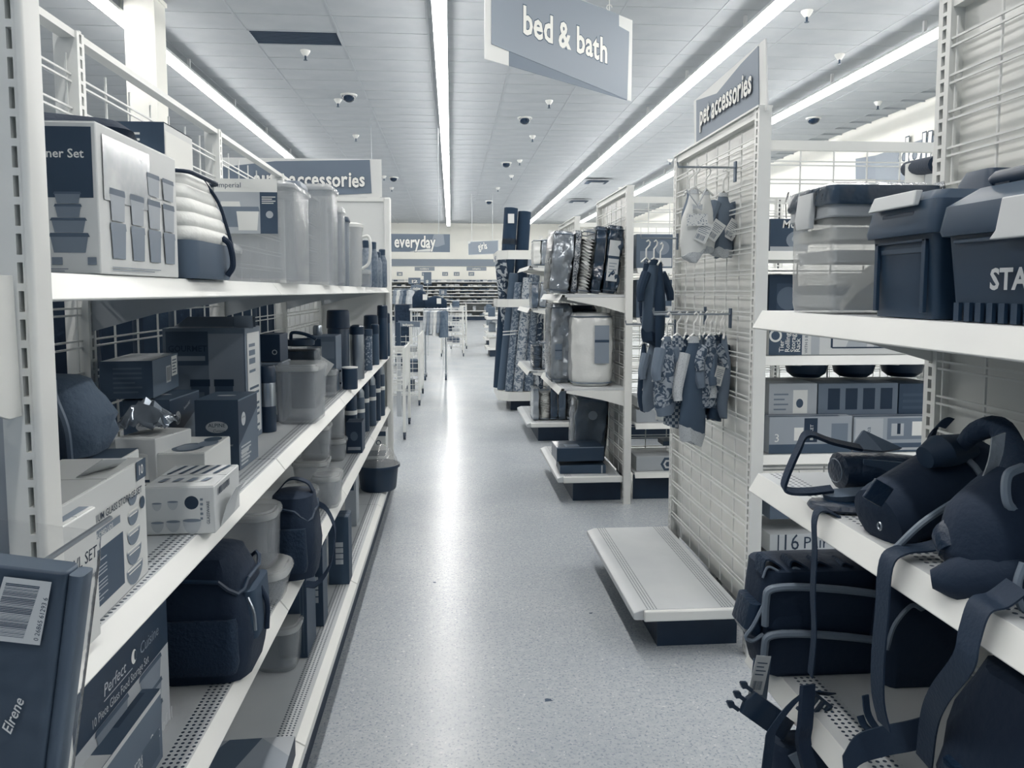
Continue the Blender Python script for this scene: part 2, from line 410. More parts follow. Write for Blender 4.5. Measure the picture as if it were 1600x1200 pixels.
for i in range(ix0, ix1+1):
    for j in range(int((8.2-gy0)/TY)-1, int((YB-gy0)/TY)):
        cx, cy = gx0+(i+.5)*TX, gy0+(j+.5)*TY
        px = 800+1200*math.tan(math.atan2(cx, cy)-math.radians(4.5))
        if cx < XL+.6 or cx > XR-.6: continue
        tiles.append((0 if -120 < px < 1720 else 1, cy, cx))
tiles.sort()
VENT_IJ = (gx0-.5*TX, gy0+.5*TY)
near, rest = tiles[:300], tiles[300:]
for _, cy, cx in near:
    if abs(cx-VENT_IJ[0]) < .1 and abs(cy-VENT_IJ[1]) < .1: continue
    obj('ceiling_tile', tme, None, ceil, loc=(cx, cy, CE-.0005+rnd.random()*.002))
sm = MB()
for _, cy, cx in rest: sm.box(cx-TX/2+.014, cx+TX/2-.014, cy-TY/2+.009, cy+TY/2-.009, CE, CE+.03)
for i in range(ix0, ix1+1):
    for j in range(int((-3-gy0)/TY), int((8.2-gy0)/TY)-1):
        cx, cy = gx0+(i+.5)*TX, gy0+(j+.5)*TY
        if XL+.6 < cx < XR-.6: sm.box(cx-TX/2+.014, cx+TX/2-.014, cy-TY/2+.009, cy+TY/2-.009, CE, CE+.03)
obj('ceiling_tiles_beyond', sm, tile_m, ceil)['kind'] = 'stuff'
# dark return-air grille in place of one tile
v = thing('ceiling_vent', 'dark flat return vent in the ceiling at upper left', 'vent', (VENT_IJ[0], VENT_IJ[1], CE))
obj('frame', MB().box(-.60, .60, -.30, -.285, -.006, .02).box(-.60, .60, .285, .30, -.006, .02).box(-.60, -.585, -.3, .3, -.006, .02).box(.585, .60, -.3, .3, -.006, .02), grid_m, v)
obj('backing', MB().box(-.59, .59, -.29, .29, .012, .02), mat('dark_vent', .22, .8), v)
for k in range(9): obj('slat', MB().bar((-.585, -.26+k*.065, .006), (.585, -.26+k*.065, .006), .030, .004), MC['dark_vent'], v)
# light rows
tube_m = emat('lit_lamp_tube', LAMP_COL, LAMP)
hous_m = mat('lamp_housing', .80, .5)
def row(x, label, gaps=()):
    zt = 4.73
    r = thing('ceiling_light_row', label, 'light', (x, 0, zt))
    obj('housing', MB().box(-.088, .088, -3, YB-.6, .038, .075), hous_m, r)
    hm = make_mesh('hanger', MB().box(-.02, .02, -.02, .02, .075, CE-zt), hous_m)
    tm = make_mesh('lamp_tube', MB().loft([[(a, yy, b) for a, b in ((-.078, .0), (-.04, -.03), (.04, -.03), (.078, .0), (.078, .034), (-.078, .034))] for yy in (.015, 2.425)]), tube_m)
    y = -3.0
    while y < YB-.8:
        obj('hanger', hm, None, r, loc=(0, y+.6, 0))
        if y+2.44 < YB-.4: obj('lamp_tube', tm, None, r, loc=(0, y, 0))
        y += 2.44
    return r
row(-.12, 'long white fluorescent light row over the middle of the aisle')
row(-3.93, 'long white fluorescent light row passing the square column at left')
row(3.75, 'long white fluorescent light row right of the hanging sign')
row(6.14, 'long white fluorescent light row nearest the right wall')
# square column
c0 = W(196, 22, Y=9.6)
colm = struct('column', MB().box(c0.x-.02, c0.x+.33, 9.6, 9.95, 0, CE).box(c0.x-.04, c0.x+.35, 9.58, 9.97, CE-.05, CE), wm, 'square white column rising to the ceiling behind the left shelving', 'column', .004)
# sprinklers, camera domes, vents on the ceiling
spr = thing('sprinkler_head', '', 'sprinkler', (0, 0, 0), group='ceiling sprinkler heads')
obj('cup', MB().lathe([(.075, 0), (.07, -.02), (.035, -.07), (.03, -.075)], 12), white_metal, spr)
obj('nozzle', MB().lathe([(.014, -.07), (.014, -.13), (.03, -.135), (.03, -.14)], 8), mat('dark_brass', .25, .4, metal=.5), spr)
SP = [(477, 86, 'by the dark ceiling vent'), (528, 162, 'left of the nearest left camera dome'), (556, 214, 'below the nearest left camera dome in the photo'), (858, 164, 'under the low edge of the hanging bed sign'), (832, 215, 'under the nearest right camera dome'),
      (1261, 24, 'high at upper right between two light rows'), (1312, 92, 'beside the light row at upper right'), (1372, 166, 'near the right wall above the wire rail'), (812, 253, 'fourth up the middle ceiling'), (1047, 252, 'by the top of the pet grid post'),
      (799, 277, 'small, right of centre far away'), (778, 296, 'tiny, far down the ceiling'), (600, 278, 'beside the auto sign end'), (612, 296, 'right of the auto sign, far'), (969, 296, 'far right of the third light row')]
for i, (px, py, w) in enumerate(SP):
    o = spr if i == 0 else copy_tree(spr)
    q = W(px, py-7 if py < 170 else py-3, Z=CE); place(o, q, 0, 'small ceiling sprinkler head '+w)
dome = thing('camera_dome', '', 'security camera', (0, 0, 0), group='dark camera domes on the ceiling')
obj('base', MB().lathe([(.15, .0), (.15, -.02), (.12, -.03)], 18), white_metal, dome)
obj('bubble', MB().lathe([(.12, -.025), (.115, -.06), (.09, -.10), (.05, -.125), (.01, -.135)], 18), mat('smoked_dome', .05, .12), dome)
DM = [(545, 151, 'nearest on the left'), (820, 187, 'nearest on the right under the hanging sign'), (791, 257, 'second on the right'), (615, 280, 'right of the auto accessories sign'), (764, 317, 'smallest, far down the ceiling'), (1271, 187, 'above the clear tote by the right wall')]
for i, (px, py, w) in enumerate(DM):
    o = dome if i == 0 else copy_tree(dome)
    place(o, W(px, py-3, Z=CE), 0, 'dark camera dome on the ceiling, '+w)
for px, py, w in ((904, 312, 'pale square air diffuser hanging right of the black rug'), (932, 281, 'thin long air vent between the light rows')):
    q = W(px, py, Z=CE); d = thing('air_diffuser', w, 'vent', q)
    for k in range(3): obj('louvre', MB().box(-.45+.12*k, .45-.12*k, -.45+.12*k, .45-.12*k, -.06-.03*k, -.045-.03*k), [grid_m, MC['dark_vent'], grid_m][k], d)
    obj('neck', MB().box(-.2, .2, -.2, .2, -.06, 0), grid_m, d)
# ================================================================ SHOP FITTINGS
def slotted_post(x0, x1, y0, y1, h, face, pitch=.0317, z0=0):
    """upright; the slots are real openings in a channel. face '-y' or '+x' or '-x' says which side is slotted"""
    mb = MB()
    if face == '-y':
        w = (x1-x0)
        a, b = x0+w*.32, x0+w*.68
        mb.box(x0, a, y0, y1, z0, h).box(b, x1, y0, y1, z0, h).box(a, b, y0+.014, y1, z0, h, 1)
        z = z0+.01
        while z < h: mb.box(a, b, y0, y0+.013, z, z+pitch*.28); z += pitch
    else:
        w = y1-y0; a, b = y0+w*.35, y0+w*.65
        mb.box(x0, x1, y0, a, z0, h).box(x0, x1, b, y1, z0, h)
        if face == '+x': mb.box(x0, x1-.01, a, b, z0, h, 1)
        else: mb.box(x0+.01, x1, a, b, z0, h, 1)
        z = z0+.01
        while z < h:
            if face == '+x': mb.box(x1-.009, x1, a, b, z, z+pitch*.28)
            else: mb.box(x0, x0+.009, a, b, z, z+pitch*.28)
            z += pitch
    return mb
def wire_grid(mb, p0, p1, z0, z1, off, vp=.16, hp=.0865, gap=.0185, r=.0025, m=0):
    """pairs of level wires over upright wires, from p0 to p1 in plan; off = plan vector towards the viewer"""
    a = Vector((p0[0], p0[1], 0)); b = Vector((p1[0], p1[1], 0)); L = (b-a).length; d = (b-a)/L; o = Vector((off[0], off[1], 0))
    n = max(2, round(L/vp)); 
    for i in range(n+1):
        q = a+d*(.012+(L-.024)*i/n); mb.bar(q+Vector((0,0,z0)), q+Vector((0,0,z1)), 2*r, 2*r, m)
    z = z1-.05
    while z > z0+.02:
        for k in (0, gap): mb.bar(a+o*.006+Vector((0,0,z-k)), b+o*.006+Vector((0,0,z-k)), 2*r, 2*r, m)
        z -= hp
    return mb
def shelf_parts(parent, sx, xf, xb, y0, y1, z, metal, deckm, lip=.032, th=.018, ends=True):
    """one shelf with its slanted price rail. sx=-1: shelf reaches to the left (aisle edge at larger x)"""
    fx = xf+sx*.025      # where the top surface ends
    lo, hi = min(fx, xb), max(fx, xb)
    s = obj('shelf', MB().box(lo, hi, y0+.002, y1-.002, z-.003, z).box(lo, hi, y0+.002, y0+.006, z-th, z-.003).box(lo, hi, y1-.006, y1-.002, z-th, z-.003).box(min(fx, fx+sx*.02), max(fx, fx+sx*.02), y0+.002, y1-.002, z-th, z-.003), deckm, parent)
    P = [(fx, z+.001), (xf, z-lip), (xf+sx*.004, z-lip-.003), (fx+sx*.004, z-.004)]
    obj('price_rail', MB().loft([[(a, y0+.003, b) for a, b in P], [(a, y1-.003, b) for a, b in P]]), metal, s, .0015)
    return s
def bracket(mb, xb, sx, xf, y, z, th=.003, m=0):
    L = [(xb, z-.02), (xf+sx*.06, z-.02), (xf+sx*.06, z-.035), (xb+(-sx)*.16, z-.085), (xb, z-.13)]
    mb.loft([[(a, y-th, b) for a, b in L], [(a, y+th, b) for a, b in L]], m)
# ---- left gondola
XF, XB, HT = -.461, -.99, 2.17
JY = [.925, 2.14, 3.36, 4.58, 5.80]
deck_l = perf_mat('perforated_shelf_left', .80, [(-.54, -.487)], .0125, .27)
deck_b = perf_mat('perforated_base_left', .78, [(-.515, -.465)], .0125, .27)
G1 = thing('shelf_gondola', 'long white gondola shelving along the left of the aisle', 'shelving', (0, 0, 0))
for i, y in enumerate(JY):
    obj('post', slotted_post(XB-.03, XB+.03, y-.02, y+.02, HT, '+x'), [white_metal, slot_dark], G1)
for i in range(4):
    y0, y1 = JY[i], JY[i+1]
    obj('top_rail', MB().box(XB-.012, XB+.025, y0+.02, y1-.02, HT-.018, HT), white_metal, G1)
    obj('wire_grid', wire_grid(MB(), (XB+.005, y0+.02), (XB+.005, y1-.02), .24, HT-.06, (1, 0)), wire_white, G1)
    for k, z in enumerate((1.522, 1.037, .635)):
        shelf_parts(G1, -1, XF, XB+.03, y0, y1, z, white_metal, deck_l)
    s = obj('base_deck', MB().box(XB+.03, -.452, y0+.002, y1-.002, .217, .221), deck_b, G1)
    P = [(-.452, .222), (-.424, .205), (-.424, .178), (-.428, .176), (-.455, .217)]
    obj('price_rail', MB().loft([[(a, y0+.003, b) for a, b in P], [(a, y1-.003, b) for a, b in P]]), white_metal, s, .0015)
    obj('kick_plate', MB().box(-.475, -.465, y0, y1, 0, .216), kick_dark, G1)
for i, y in enumerate(JY[:]):
    for z in (1.522, 1.037, .635):
        b = MB(); bracket(b, XB+.03, -1, XF, y, z); obj('shelf_bracket', b, grey_metal, G1)
# back-to-back side is darkened further down by added shelves and garments
# near end frame
yn = .92
ep = MB().box(-.503, -.4795, yn-.024, yn+.008, 0, 2.45).box(-.4735, -.468, yn-.024, yn+.008, 0, 2.45).box(-.4795, -.4735, yn-.004, yn+.008, 0, 2.45, 1)
z = .01
while z < 2.45: ep.box(-.4795, -.4735, yn-.024, yn-.006, z, z+.0085); z += .0317
ep.loft([rrect(-.4705, -.4600, yn-.028, yn+.012, .004, zz) for zz in (0, 2.45)])
obj('end_post', ep, [white_metal, slot_dark], G1)
obj('end_panel', MB().box(XB, -.51, yn-.003, yn+.005, .0, HT), mat('grey_end_board', .62, .5), G1)
eg = MB(); wire_grid(eg, (XB, yn-.03), (-.51, yn-.03), .1, HT, (0, -1), vp=.13)
obj('end_wire_grid', eg, wire_white, G1)
# far end panel
yf = 5.82
obj('end_panel', MB().box(XB-.6, -.475, yf, yf+.03, 0, 2.16), mat('white_end_board', .86, .4), G1)
obj('end_post', MB().box(-.495, -.446, yf-.02, yf+.035, 0, 2.19), white_metal, G1, .01)
obj('end_trim', MB().box(XB-.6, -.45, yf-.01, yf+.04, 2.16, 2.19), white_metal, G1)
# near end bracket arm of the end-cap shelf at far left
ar = MB(); L = [(.42, 1.517), (.89, 1.517), (.895, 1.36), (.87, 1.36), (.60, 1.45), (.42, 1.46)]
ar.loft([[(-.485, a, b) for a, b in L], [(-.481, a, b) for a, b in L]])
tag(obj('bracket_arm', ar, white_metal, None, .001), 'white end shelf bracket arm hooked on the near left post', 'bracket')
# ---- end caps on the right (unit whose long side faces the aisle)
deck_r = perf_mat('perforated_deck_right', .80, [(.785, .835), (1.10, 1.16)], .0125, .27)
shelf_r = perf_mat('perforated_shelf_right', .80, [(.785, .845)], .0145, .27)
def endcap(label, y0, y1, shelves, deck=True, backing=True, h=2.215, xs=1.205, grid=True):
    e = thing('end_cap_unit', label, 'shelving', (0, 0, 0))
    for y, f in ((y0, '-x'), (y1, '-x')):
        obj('post', slotted_post(xs-.005, xs+.045, y-.024, y+.024, h, f), [white_metal, slot_dark], e)
    obj('top_rail', MB().box(xs+.0, xs+.04, y0, y1, h-.035, h).box(xs-.01, xs+.05, y0-.02, y1+.02, h, h+.008), white_metal, e)
    if backing: obj('backing_board', MB().box(xs+.03, xs+.045, y0+.02, y1-.02, .16, h-.03), pale_board, e)
    wire_o = obj('wire_grid', wire_grid(MB(), (xs+.006, y0+.024), (xs+.006, y1-.024), .19, h-.06, (-1, 0)), wire_white, e)
    for z in shelves:
        s = shelf_parts(e, 1, .735, xs, y0, y1, z, white_metal, shelf_r, lip=.042)
    for z in shelves:
        for y in (y0+.004, y1-.004): br = MB(); bracket(br, xs, 1, .735, y, z); obj('shelf_bracket', br, white_metal, e)
    if deck:
        z = .20; P = [(.745, z-.045), (.735, z-.04), (.735, z-.015), (.775, z), (xs-.02, z), (xs-.02, z-.045)]
        s = obj('base_deck', MB().loft([[(a, y0+.01, b) for a, b in P], [(a, y1-.01, b) for a, b in P]]), deck_r, e, .003)
        obj('deck_edge', MB().box(.775, xs-.01, y0-.012, y0+.009, z-.045, z), white_metal, e, .006)
        obj('kick_plate', MB().box(.86, xs, y0+.10, y1-.03, 0, z-.046), kick_dark, e)
    return e
E1 = endcap('near right unit of white shelves full of tool boxes and black bags', .70, 1.835, (1.452, 1.0465, .605), True)
E2 = endcap('empty white end unit with wire grid back and bare base deck', 2.99, 4.10, (), True)
E3 = endcap('white end unit holding bagged comforters in the middle distance', 5.26, 6.33, (1.475, .825), True)
E4 = endcap('white end unit with sheet packs beyond the comforter unit', 7.47, 8.60, (1.745, 1.33, .715), True)
# ---- runs standing across, behind the end caps
run_deck = mat('run_shelf_top', .82, .4)
def run(label, yc, x0, x1, shelves, h=2.215, bay=1.22):
    r = thing('cross_shelf_run', label, 'shelving', (0, 0, 0)); yf = yc-.5
    x = x0; k = 0
    while x < x1-.1:
        xe = min(x+bay, x1)
        obj('post', slotted_post(x-.02, x+.02, yc-.03, yc+.03, h, '-y'), [white_metal, slot_dark], r)
        obj('top_rail', MB().box(x, xe, yc-.015, yc+.015, h-.045, h), white_metal, r)
        obj('wire_grid', wire_grid(MB(), (x+.02, yc-.02), (xe-.02, yc-.02), .22, h-.05, (0, -1), r=.003), wire_white, r)
        for z in shelves+(.20,):
            s = obj('shelf', MB().box(x+.002, xe-.002, yf+.02, yc-.03, z-.015, z), run_deck, r)
            obj('price_rail', MB().loft([[(q, yf+.02, z+.001), (q, yf, z-.036), (q, yf+.006, z-.038), (q, yf+.026, z-.004)] for q in (x+.003, xe-.003)]), white_metal, s)
        for z in shelves+(.20,):
            s = obj('rear_shelf', MB().box(x+.002, xe-.002, yc+.03, yc+.48, z-.015, z), run_deck, r)
        obj('kick_plate', MB().box(x, xe, yf+.05, yf+.06, 0, .18), kick_dark, r)
        x = xe
    obj('post', slotted_post(x1-.02, x1+.02, yc-.03, yc+.03, h, '-y'), [white_metal, slot_dark], r)
    return r
run('white cross aisle shelving of boxed racks behind the empty grid unit', 3.62, 1.30, 5.0, (1.666, 1.224, .80))
run('white cross aisle shelving of pet goods behind the comforter unit', 5.82, 1.30, 5.0, (1.66, 1.31, .555))
run('white cross aisle shelving behind the sheet pack unit', 8.05, 1.30, 6.2, (1.70, 1.30, .75))
# ================================================================ GOODS: builders
S1, S2, S3, S4 = 1.5235, 1.0385, .6365, .2225
def XP(px, Y, py=454): return W(px, py, Y=Y).x
def ZP(px, py, Y): return W(px, py, Y=Y).z
def fit(xl, xr, yt, yb, z, Y=None):
    if Y is None: Y = W(xr, yb, Z=z).y
    a, b = W(xl, yb, Y=Y), W(xr, yb, Y=Y)
    return a.x, b.x, Y, W((xl+xr)/2, yt, Y=Y).z-z
class Box:
    def __init__(s, label, x0, x1, y0, d, z, h, g, rz=0, group=None, name='carton', cat='box', rough=.5, tilt=None, flaps=True, m=None, pal=None, coat=0):
        s.w, s.d, s.h = x1-x0, d, h
        s.e = thing(name, label, cat, (x0, y0, z), rz, group, rot=tilt)
        m = m or paper(g, rough, coat)
        obj('box', MB().box(0, s.w, 0, d, 0, h), m, s.e, .0018)
        if flaps:
            f = MB().box(.002, s.w-.002, .002, d/2-.0015, h-.001, h+.0012).box(.002, s.w-.002, d/2+.0015, d-.002, h-.001, h+.0012)
            o = obj('lid_flaps', f, m, s.e); o['kind'] = 'stuff' if 0 else 'part'; del o['kind']
        s.pal = [paper(v) if not isinstance(v, bpy.types.Material) else v for v in (pal or [.06, .22, .45, .70, .93])]
        s.A = Art(s.w, s.d, s.h+(.0014 if flaps else 0), s.pal)
    def done(s): s.A.done(s.e); return s.e
def tub(label, cx, cy, z, w, d, h, taper=.9, r=.03, lid=True, m=None, ml=None, rz=0, group=None, name='food_tub', lid_h=.014, foot=True):
    e = thing(name, label, 'container', (cx, cy, z), rz, group)
    t = taper; R = lambda k, zz, rr=r: rrect(-w/2*k, w/2*k, -d/2*k, d/2*k, rr*k, zz, 5)
    rings = [R(t*.93, 0), R(t, .006), R(t+(1-t)*.5, h*.5), R(.985, h-.02), R(.985, h-.016), R(1.0, h-.014), R(1.0, h-.002)]
    inner = [R(.97, h-.002), R(.95, h-.02), R(t*.93, .012)]
    obj('tub', MB().loft(rings+inner), m or clear_tub, e)
    if lid:
        Q = lambda k, zz: rrect(-w/2*k-.003, w/2*k+.003, -d/2*k-.003, d/2*k+.003, r*k, zz, 5)
        obj('lid', MB().loft([Q(1, h-.010), Q(1.02, h-.008), Q(1.02, h), Q(.98, h+lid_h*.6), Q(.90, h+lid_h*.6), Q(.88, h+lid_h), Q(.3, h+lid_h)]), ml or clear_lid, e)
    return e
def turned(label, cx, cy, z, prof, m, lidprof=None, ml=None, name='tumbler', cat='cup', band=None, mb=None, group=None, extra=None, n=22):
    e = thing(name, label, cat, (cx, cy, z), 0, group)
    obj('body', MB().lathe(prof, n), m, e)
    if lidprof: obj('lid', MB().lathe(lidprof, n), ml or black_plastic, e)
    if band: obj('band', MB().lathe(band, n), mb or chrome, e)
    if extra: extra(e)
    return e
def cylprof(r, h, r2=None): r2 = r2 or r; return [(r*.92, 0), (r, .006), (r2, h-.005), (r2*.96, h)]
def handle_tube(e, pts, r, m, name='handle', n=8): return obj(name, MB().tube(smooth_path(pts, 5), r, n), m, e)
def soft_box(w, d, h, bulge=.12, r=.04, top=.85, n=8, seed=1, crumple=.004, k0=.95):
    """sewn bag body standing on z=0, centred in plan"""
    q = random.Random(seed); rings = []
    for i in range(n+1):
        t = i/n; k = k0+(1-k0)*math.sin(min(1, t*3)*PI/2) if t < .34 else 1-(1-top)*((t-.34)/.66)**1.6
        k += bulge*.3*math.sin(t*PI); z = h*t
        if t == 0: z = 0
        rings.append([(x+q.uniform(-1,1)*crumple, y+q.uniform(-1,1)*crumple, zz) for x, y, zz in rrect(-w/2*k, w/2*k, -d/2*k, d/2*k, r, z, 4)])
    rings.append(rrect(-w/2*top*.8, w/2*top*.8, -d/2*top*.75, d/2*top*.75, r*.7, h+.008, 4))
    rings.append(rrect(-w/2*top*.3, w/2*top*.3, -d/2*top*.3, d/2*top*.3, r*.3, h+.012, 4))
    return MB().loft(rings)
# ================================================================ LEFT: top shelf (S1)
def art_container(b):
    A = b.A
    A.rect('F', .05, .975, .50, .96, 0); A.txt('F', 'Container Set', .93, .76, .017, 4, align='R', bold=.014)
    for u in (.83, .55, .27):
        y = .14
        for w, h in ((.050, .027), (.045, .020), (.034, .018), (.034, .016)):
            A.tub('F', u, y, w, h, 2, 1); y += (h+.0005)/b.h
    A.rect('F', .93, .98, .06, .11, 2); A.rect('F', .73, .79, .06, .11, 2); A.lines('F', .68, .82, .015, .045, 2, 2, .4)
    A.rect('R', .05, .60, .50, .93, 5)
    for i, u in enumerate((.19, .42, .64, .85)):
        for v, h in ((.11, .052), (.37, .046)) + (((.62, .036),) if i > 1 else ()):
            A.tub('R', u, v, .050, h, [2, 6][v > .3], 2 if v < .3 else 1)
    A.lines('R', .1, .7, .03, .065, 2, 2, .35)
b = Box('white glass container set box, first on the top left shelf', -.72, XP(153, 1.11, 300), 1.11, .305, S1, ZP(153, 190, 1.11)-S1, .84, group=None, pal=[.16, .30, .46, .70, .93, mat('glossy_photo_print', .55, .2, coat=1, vary=.22, vscale=9), .62]); art_container(b); b.done()
b = Box('tall dark topped cookware box behind the container set box', XP(140, 1.62), XP(265, 1.62), 1.62, .17, S1, ZP(265, 192, 1.62)-S1, .86)
A = b.A; A.rect('F', 0, 1, .80, 1, 1).rect('F', 0, 1, .70, .76, 2); A.rect('T', 0, 1, 0, 1, 1); A.txt('F', 'COOKWARE', .70, .845, .040, 4, align='R', bold=.01); A.rect('R', .02, .98, .05, .95, 4); b.done()
o = obj('folded_bag', MB().loft([rrect(-.13, .13, -.09, .09, .03, 0), rrect(-.14, .14, -.10, .10, .03, .015), rrect(-.13, .12, -.08, .09, .03, .03)]), black_cloth); o.location = (-.74, 1.55, S1+.258); o.rotation_euler = (.0, .03, .3)
# the little bag rests on the container box
o.location = (-.64, 1.27, ZP(153, 190, 1.11)+.0018); tag(o, 'flat black cloth bag lying on the first top shelf box', 'bag')
# quilted cooler bag
e = thing('lunch_bag', 'white quilted cooler bag with dark base and side handle', 'bag', (-.585, 1.575, S1))
qm = mat('white_quilted_cloth', .90, .6, bump=.3, bscale=30)
rings = []
for i in range(31):
    t = i/30; k = 1.0-.34*max(0, t-.10)**1.2; puff = .0045*abs(math.sin(t*5*PI))**.6; rings.append(rrect(-.115*k-puff, .115*k+puff, -.12*(1-.25*t)-puff, .12*(1-.12*t)+puff, .03, .07+.133*t))
rings += [rrect(-.07, .07, -.06, .07, .02, .210)]
obj('quilted_body', MB().loft(rings), qm, e)
obj('base', MB().loft([rrect(-.115, .115, -.12, .12, .02, 0), rrect(-.121, .121, -.126, .126, .03, .01), rrect(-.119, .119, -.124, .124, .03, .07)]), mat('slate_cloth', .30, .7), e)
obj('zip', MB().tube([(x*1.0, y, .198) for x, y, _ in rrect(-.10, .10, -.097, .112, .03, 0)], .004, 6, closed=True), black_cloth, e)
handle_tube(e, [(.118, .05, .085), (.132, .055, .07), (.136, .06, .03), (.124, .06, .008)], .006, black_cloth)
obj('side_piping', MB().tube(smooth_path([(.124, .10, .07), (.117, .09, .11), (.104, .08, .16), (.082, .06, .20)]), .0035, 6), black_cloth, e)
# large clear bin with a printed card
x0, x1 = W(313, 300, Y=2.2).x, W(455, 300, Y=2.2).x
e = tub('big clear storage bin with a printed card on its front', (x0+x1)/2, 2.36, S1, x1-x0, .30, .275, .97, .045, lid_h=.01, name='storage_bin')
A = Art(.17, .01, .15, [paper(v) for v in (.2, .45, .7, .92, .3)])
A.rect('F', 0, 1, .0, 1, 3).rect('F', 0, 1, .0, .76, 2).rect('F', .72, 1, .0, .76, 0); A.tub('F', .25, .12, .05, .07, 1, 3).tub('F', .52, .06, .06, .065, 3, 1); A.txt('F', 'imperial', .05, .84, .020, 0); A.lines('F', .75, .97, .55, .7, 4, 3); A.disc('F', .87, .35, .010, .010, 2)
c = A.done(e, 'printed_card'); c.location = (-.085, -.162, .135)
cb = tub('small clear square tub in front of the big clear bin', -.62, 2.08, S1, .115, .115, .085, .93, .015)
# row of tall clear pitchers and jars
tub('slim clear cereal keeper beside the big bin', W(464, 400, Y=2.72).x+.0, 2.72, S1, .055, .15, .33, .97, .02, name='cereal_keeper', ml=mat('grey_lid', .45, .35))
tub('wide clear cereal keeper with a clouded lid', W(497, 400, Y=3.0).x, 3.03, S1, .125, .20, .36, .97, .035, name='cereal_keeper')
tub('narrow clear jar behind the wide cereal keeper', W(524, 400, Y=3.35).x, 3.40, S1, .06, .12, .32, .97, .02, name='cereal_keeper')
tub('smoky jar with a dark screw lid on the top left shelf', W(533, 400, Y=3.7).x, 3.72, S1, .075, .09, .31, .95, .035, m=mat('smoky_plastic', .55, .2, alpha=.8), ml=mat('dark_lid', .15, .35), name='tall_jar')
def ph(e): handle_tube(e, [(.05, 0, .25), (.085, 0, .255), (.095, 0, .20), (.085, 0, .12), (.05, 0, .09)], .008, white_metal)
turned('clear plastic pitcher with a white loop handle', W(549, 400, Y=4.0).x, 4.02, S1, [(.045, 0), (.05, .01), (.055, .27), (.06, .30)], mat('clear_pitcher', .8, .1, alpha=.6, bump=.5, bscale=30), [(.06, .30), (.062, .315), (.03, .325)], white_metal, 'pitcher', 'pitcher', extra=ph)
bottles = [(553, 4.2, .026, .30, .3, 'grey speckled bottle behind the clear pitcher'), (572, 4.45, .030, .26, .5, 'grey tapered bottle with black cap on the top shelf'), (583, 4.75, .030, .27, .35, 'ribbed mid grey bottle on the top shelf'), (590, 4.95, .028, .22, .42, 'squat jar with grey lid on the top shelf'), (597, 5.2, .032, .25, .32, 'last dark flask at the far end of the top shelf')]
for px, Y, r, h, g, lab in bottles:
    turned(lab, W(px, 400, Y=Y).x, Y, S1, [(r*.9, 0), (r, .01), (r, h*.7), (r*.6, h*.85), (r*.6, h*.87)], mat('bottle_%d' % int(g*100), g, .35, vary=.08, vscale=60), [(r*.65, h*.85), (r*.68, h), (r*.5, h+.004)], MC['dark_lid'], 'bottle', 'bottle')
tub('small clear square tub below the pitcher handle', W(565, 440, Y=4.15).x+.01, 4.15, S1, .07, .07, .075, .9, .012)
# ================================================================ LEFT: second shelf (S2)
cols = [.06, .28, .52, .75, .95]
def bowls_box(b, n=5):
    A = b.A
    A.rect('R', .05, .66, .10, .52, 1); A.lines('R', .09, .45, .14, .46, 12, 3, .3)
    y = .07
    for i, r in enumerate((.034, .030, .026, .022, .018)):
        A.bowl('R', .80, y+.02, r, r*.42, 2, 3); A.rect('R', .80-r*.85/b.d, .80+r*.85/b.d, y+.085, y+.10, 4); A.rect('R', .80-r*.7/b.d, .80+r*.7/b.d, y+.055, y+.065, 4); y += .155
b = Box('white glass storage set box with stacked bowls drawn, torn top', -.62, -.492, .985, .290, S2, .190, .86, rz=.03); bowls_box(b)
b.A.txt('R', 'PREMIUM GLASS STORAGE SET', .93, .73, .0150, 0, align='R', bold=.012); b.A.rect('R', .86, 1, .84, 1, 1); b.A.txt('R', '10', .885, .88, .022, 4, bold=.01); b.A.rect('R', .28, .62, .61, .67, 2); b.A.txt('R', 'COLORED LIDS', .29, .615, .010, 4); b.A.disc('R', .93, .64, .010, .010, 1); b.A.rect('R', .20, .27, .60, .74, 1); b.A.txt('R', '10', .205, .65, .016, 4)
f = obj('torn_flap', MB().loft([[(0, 0, 0), (.03, .07, 0), (.03, .07, .001), (0, 0, .001)], [(.045, -.01, .03), (.06, .04, .02), (.06, .04, .021), (.045, -.01, .031)]]), paper(.80), b.e); f.location = (.075, .16, .188)
b.done()
b = Box('nearest white bowl set box beside the front post', -.60, -.474, .945, .10, S2, .175, .86); b.A.txt('R', 'BOWL SET', .96, .62, .022, 0, align='R', bold=.005, shear=.1); b.A.txt('R', 'Made with', .92, .48, .010, 0, align='R'); b.A.rect('T', .05, .95, .05, .95, 2); b.done()
b = Box('closed white ten piece box behind the torn glass set box', -.76, -.58, 1.30, .17, S2, .165, .84, rz=.05); b.A.rect('F', .80, .93, .78, .98, 1).txt('F', '10', .82, .83, .02, 4); b.A.rect('T', 0, 1, 0, 1, 1); b.done()
x0, x1, y0, h = fit(224, 336, 762, 834, S2)
b = Box('white glassware carton with a dark disc, torn open on its side', x0, x1, y0, .185, S2, h, .80, rz=.02); A = b.A
A.disc('F', .68, .66, .013, .013, 0)
for u, v, r in ((.20, .58, .009), (.42, .60, .010), (.20, .15, .012), (.42, .16, .013), (.68, .14, .017)): A.bowl('F', u, v, r, r*.8, 3, 2)
A.lines('F', .80, .84, .3, .8, 5, 2, .5); A.txt('F', 'GLASSWARE', .93, .20, .008, 1, rot=PI/2)
for k in range(5): A.pts('T', [(.08+k*.17, .55), (.18+k*.17, .95), (.24+k*.17, .95), (.14+k*.17, .55)], 1)
for k in range(4): A.pts('T', [(.12+k*.2, .2), (.16+k*.2, .35), (.25+k*.2, .35), (.21+k*.2, .2)], 2)
A.bars('R', .1, .6, .75, .9, 9, 0)
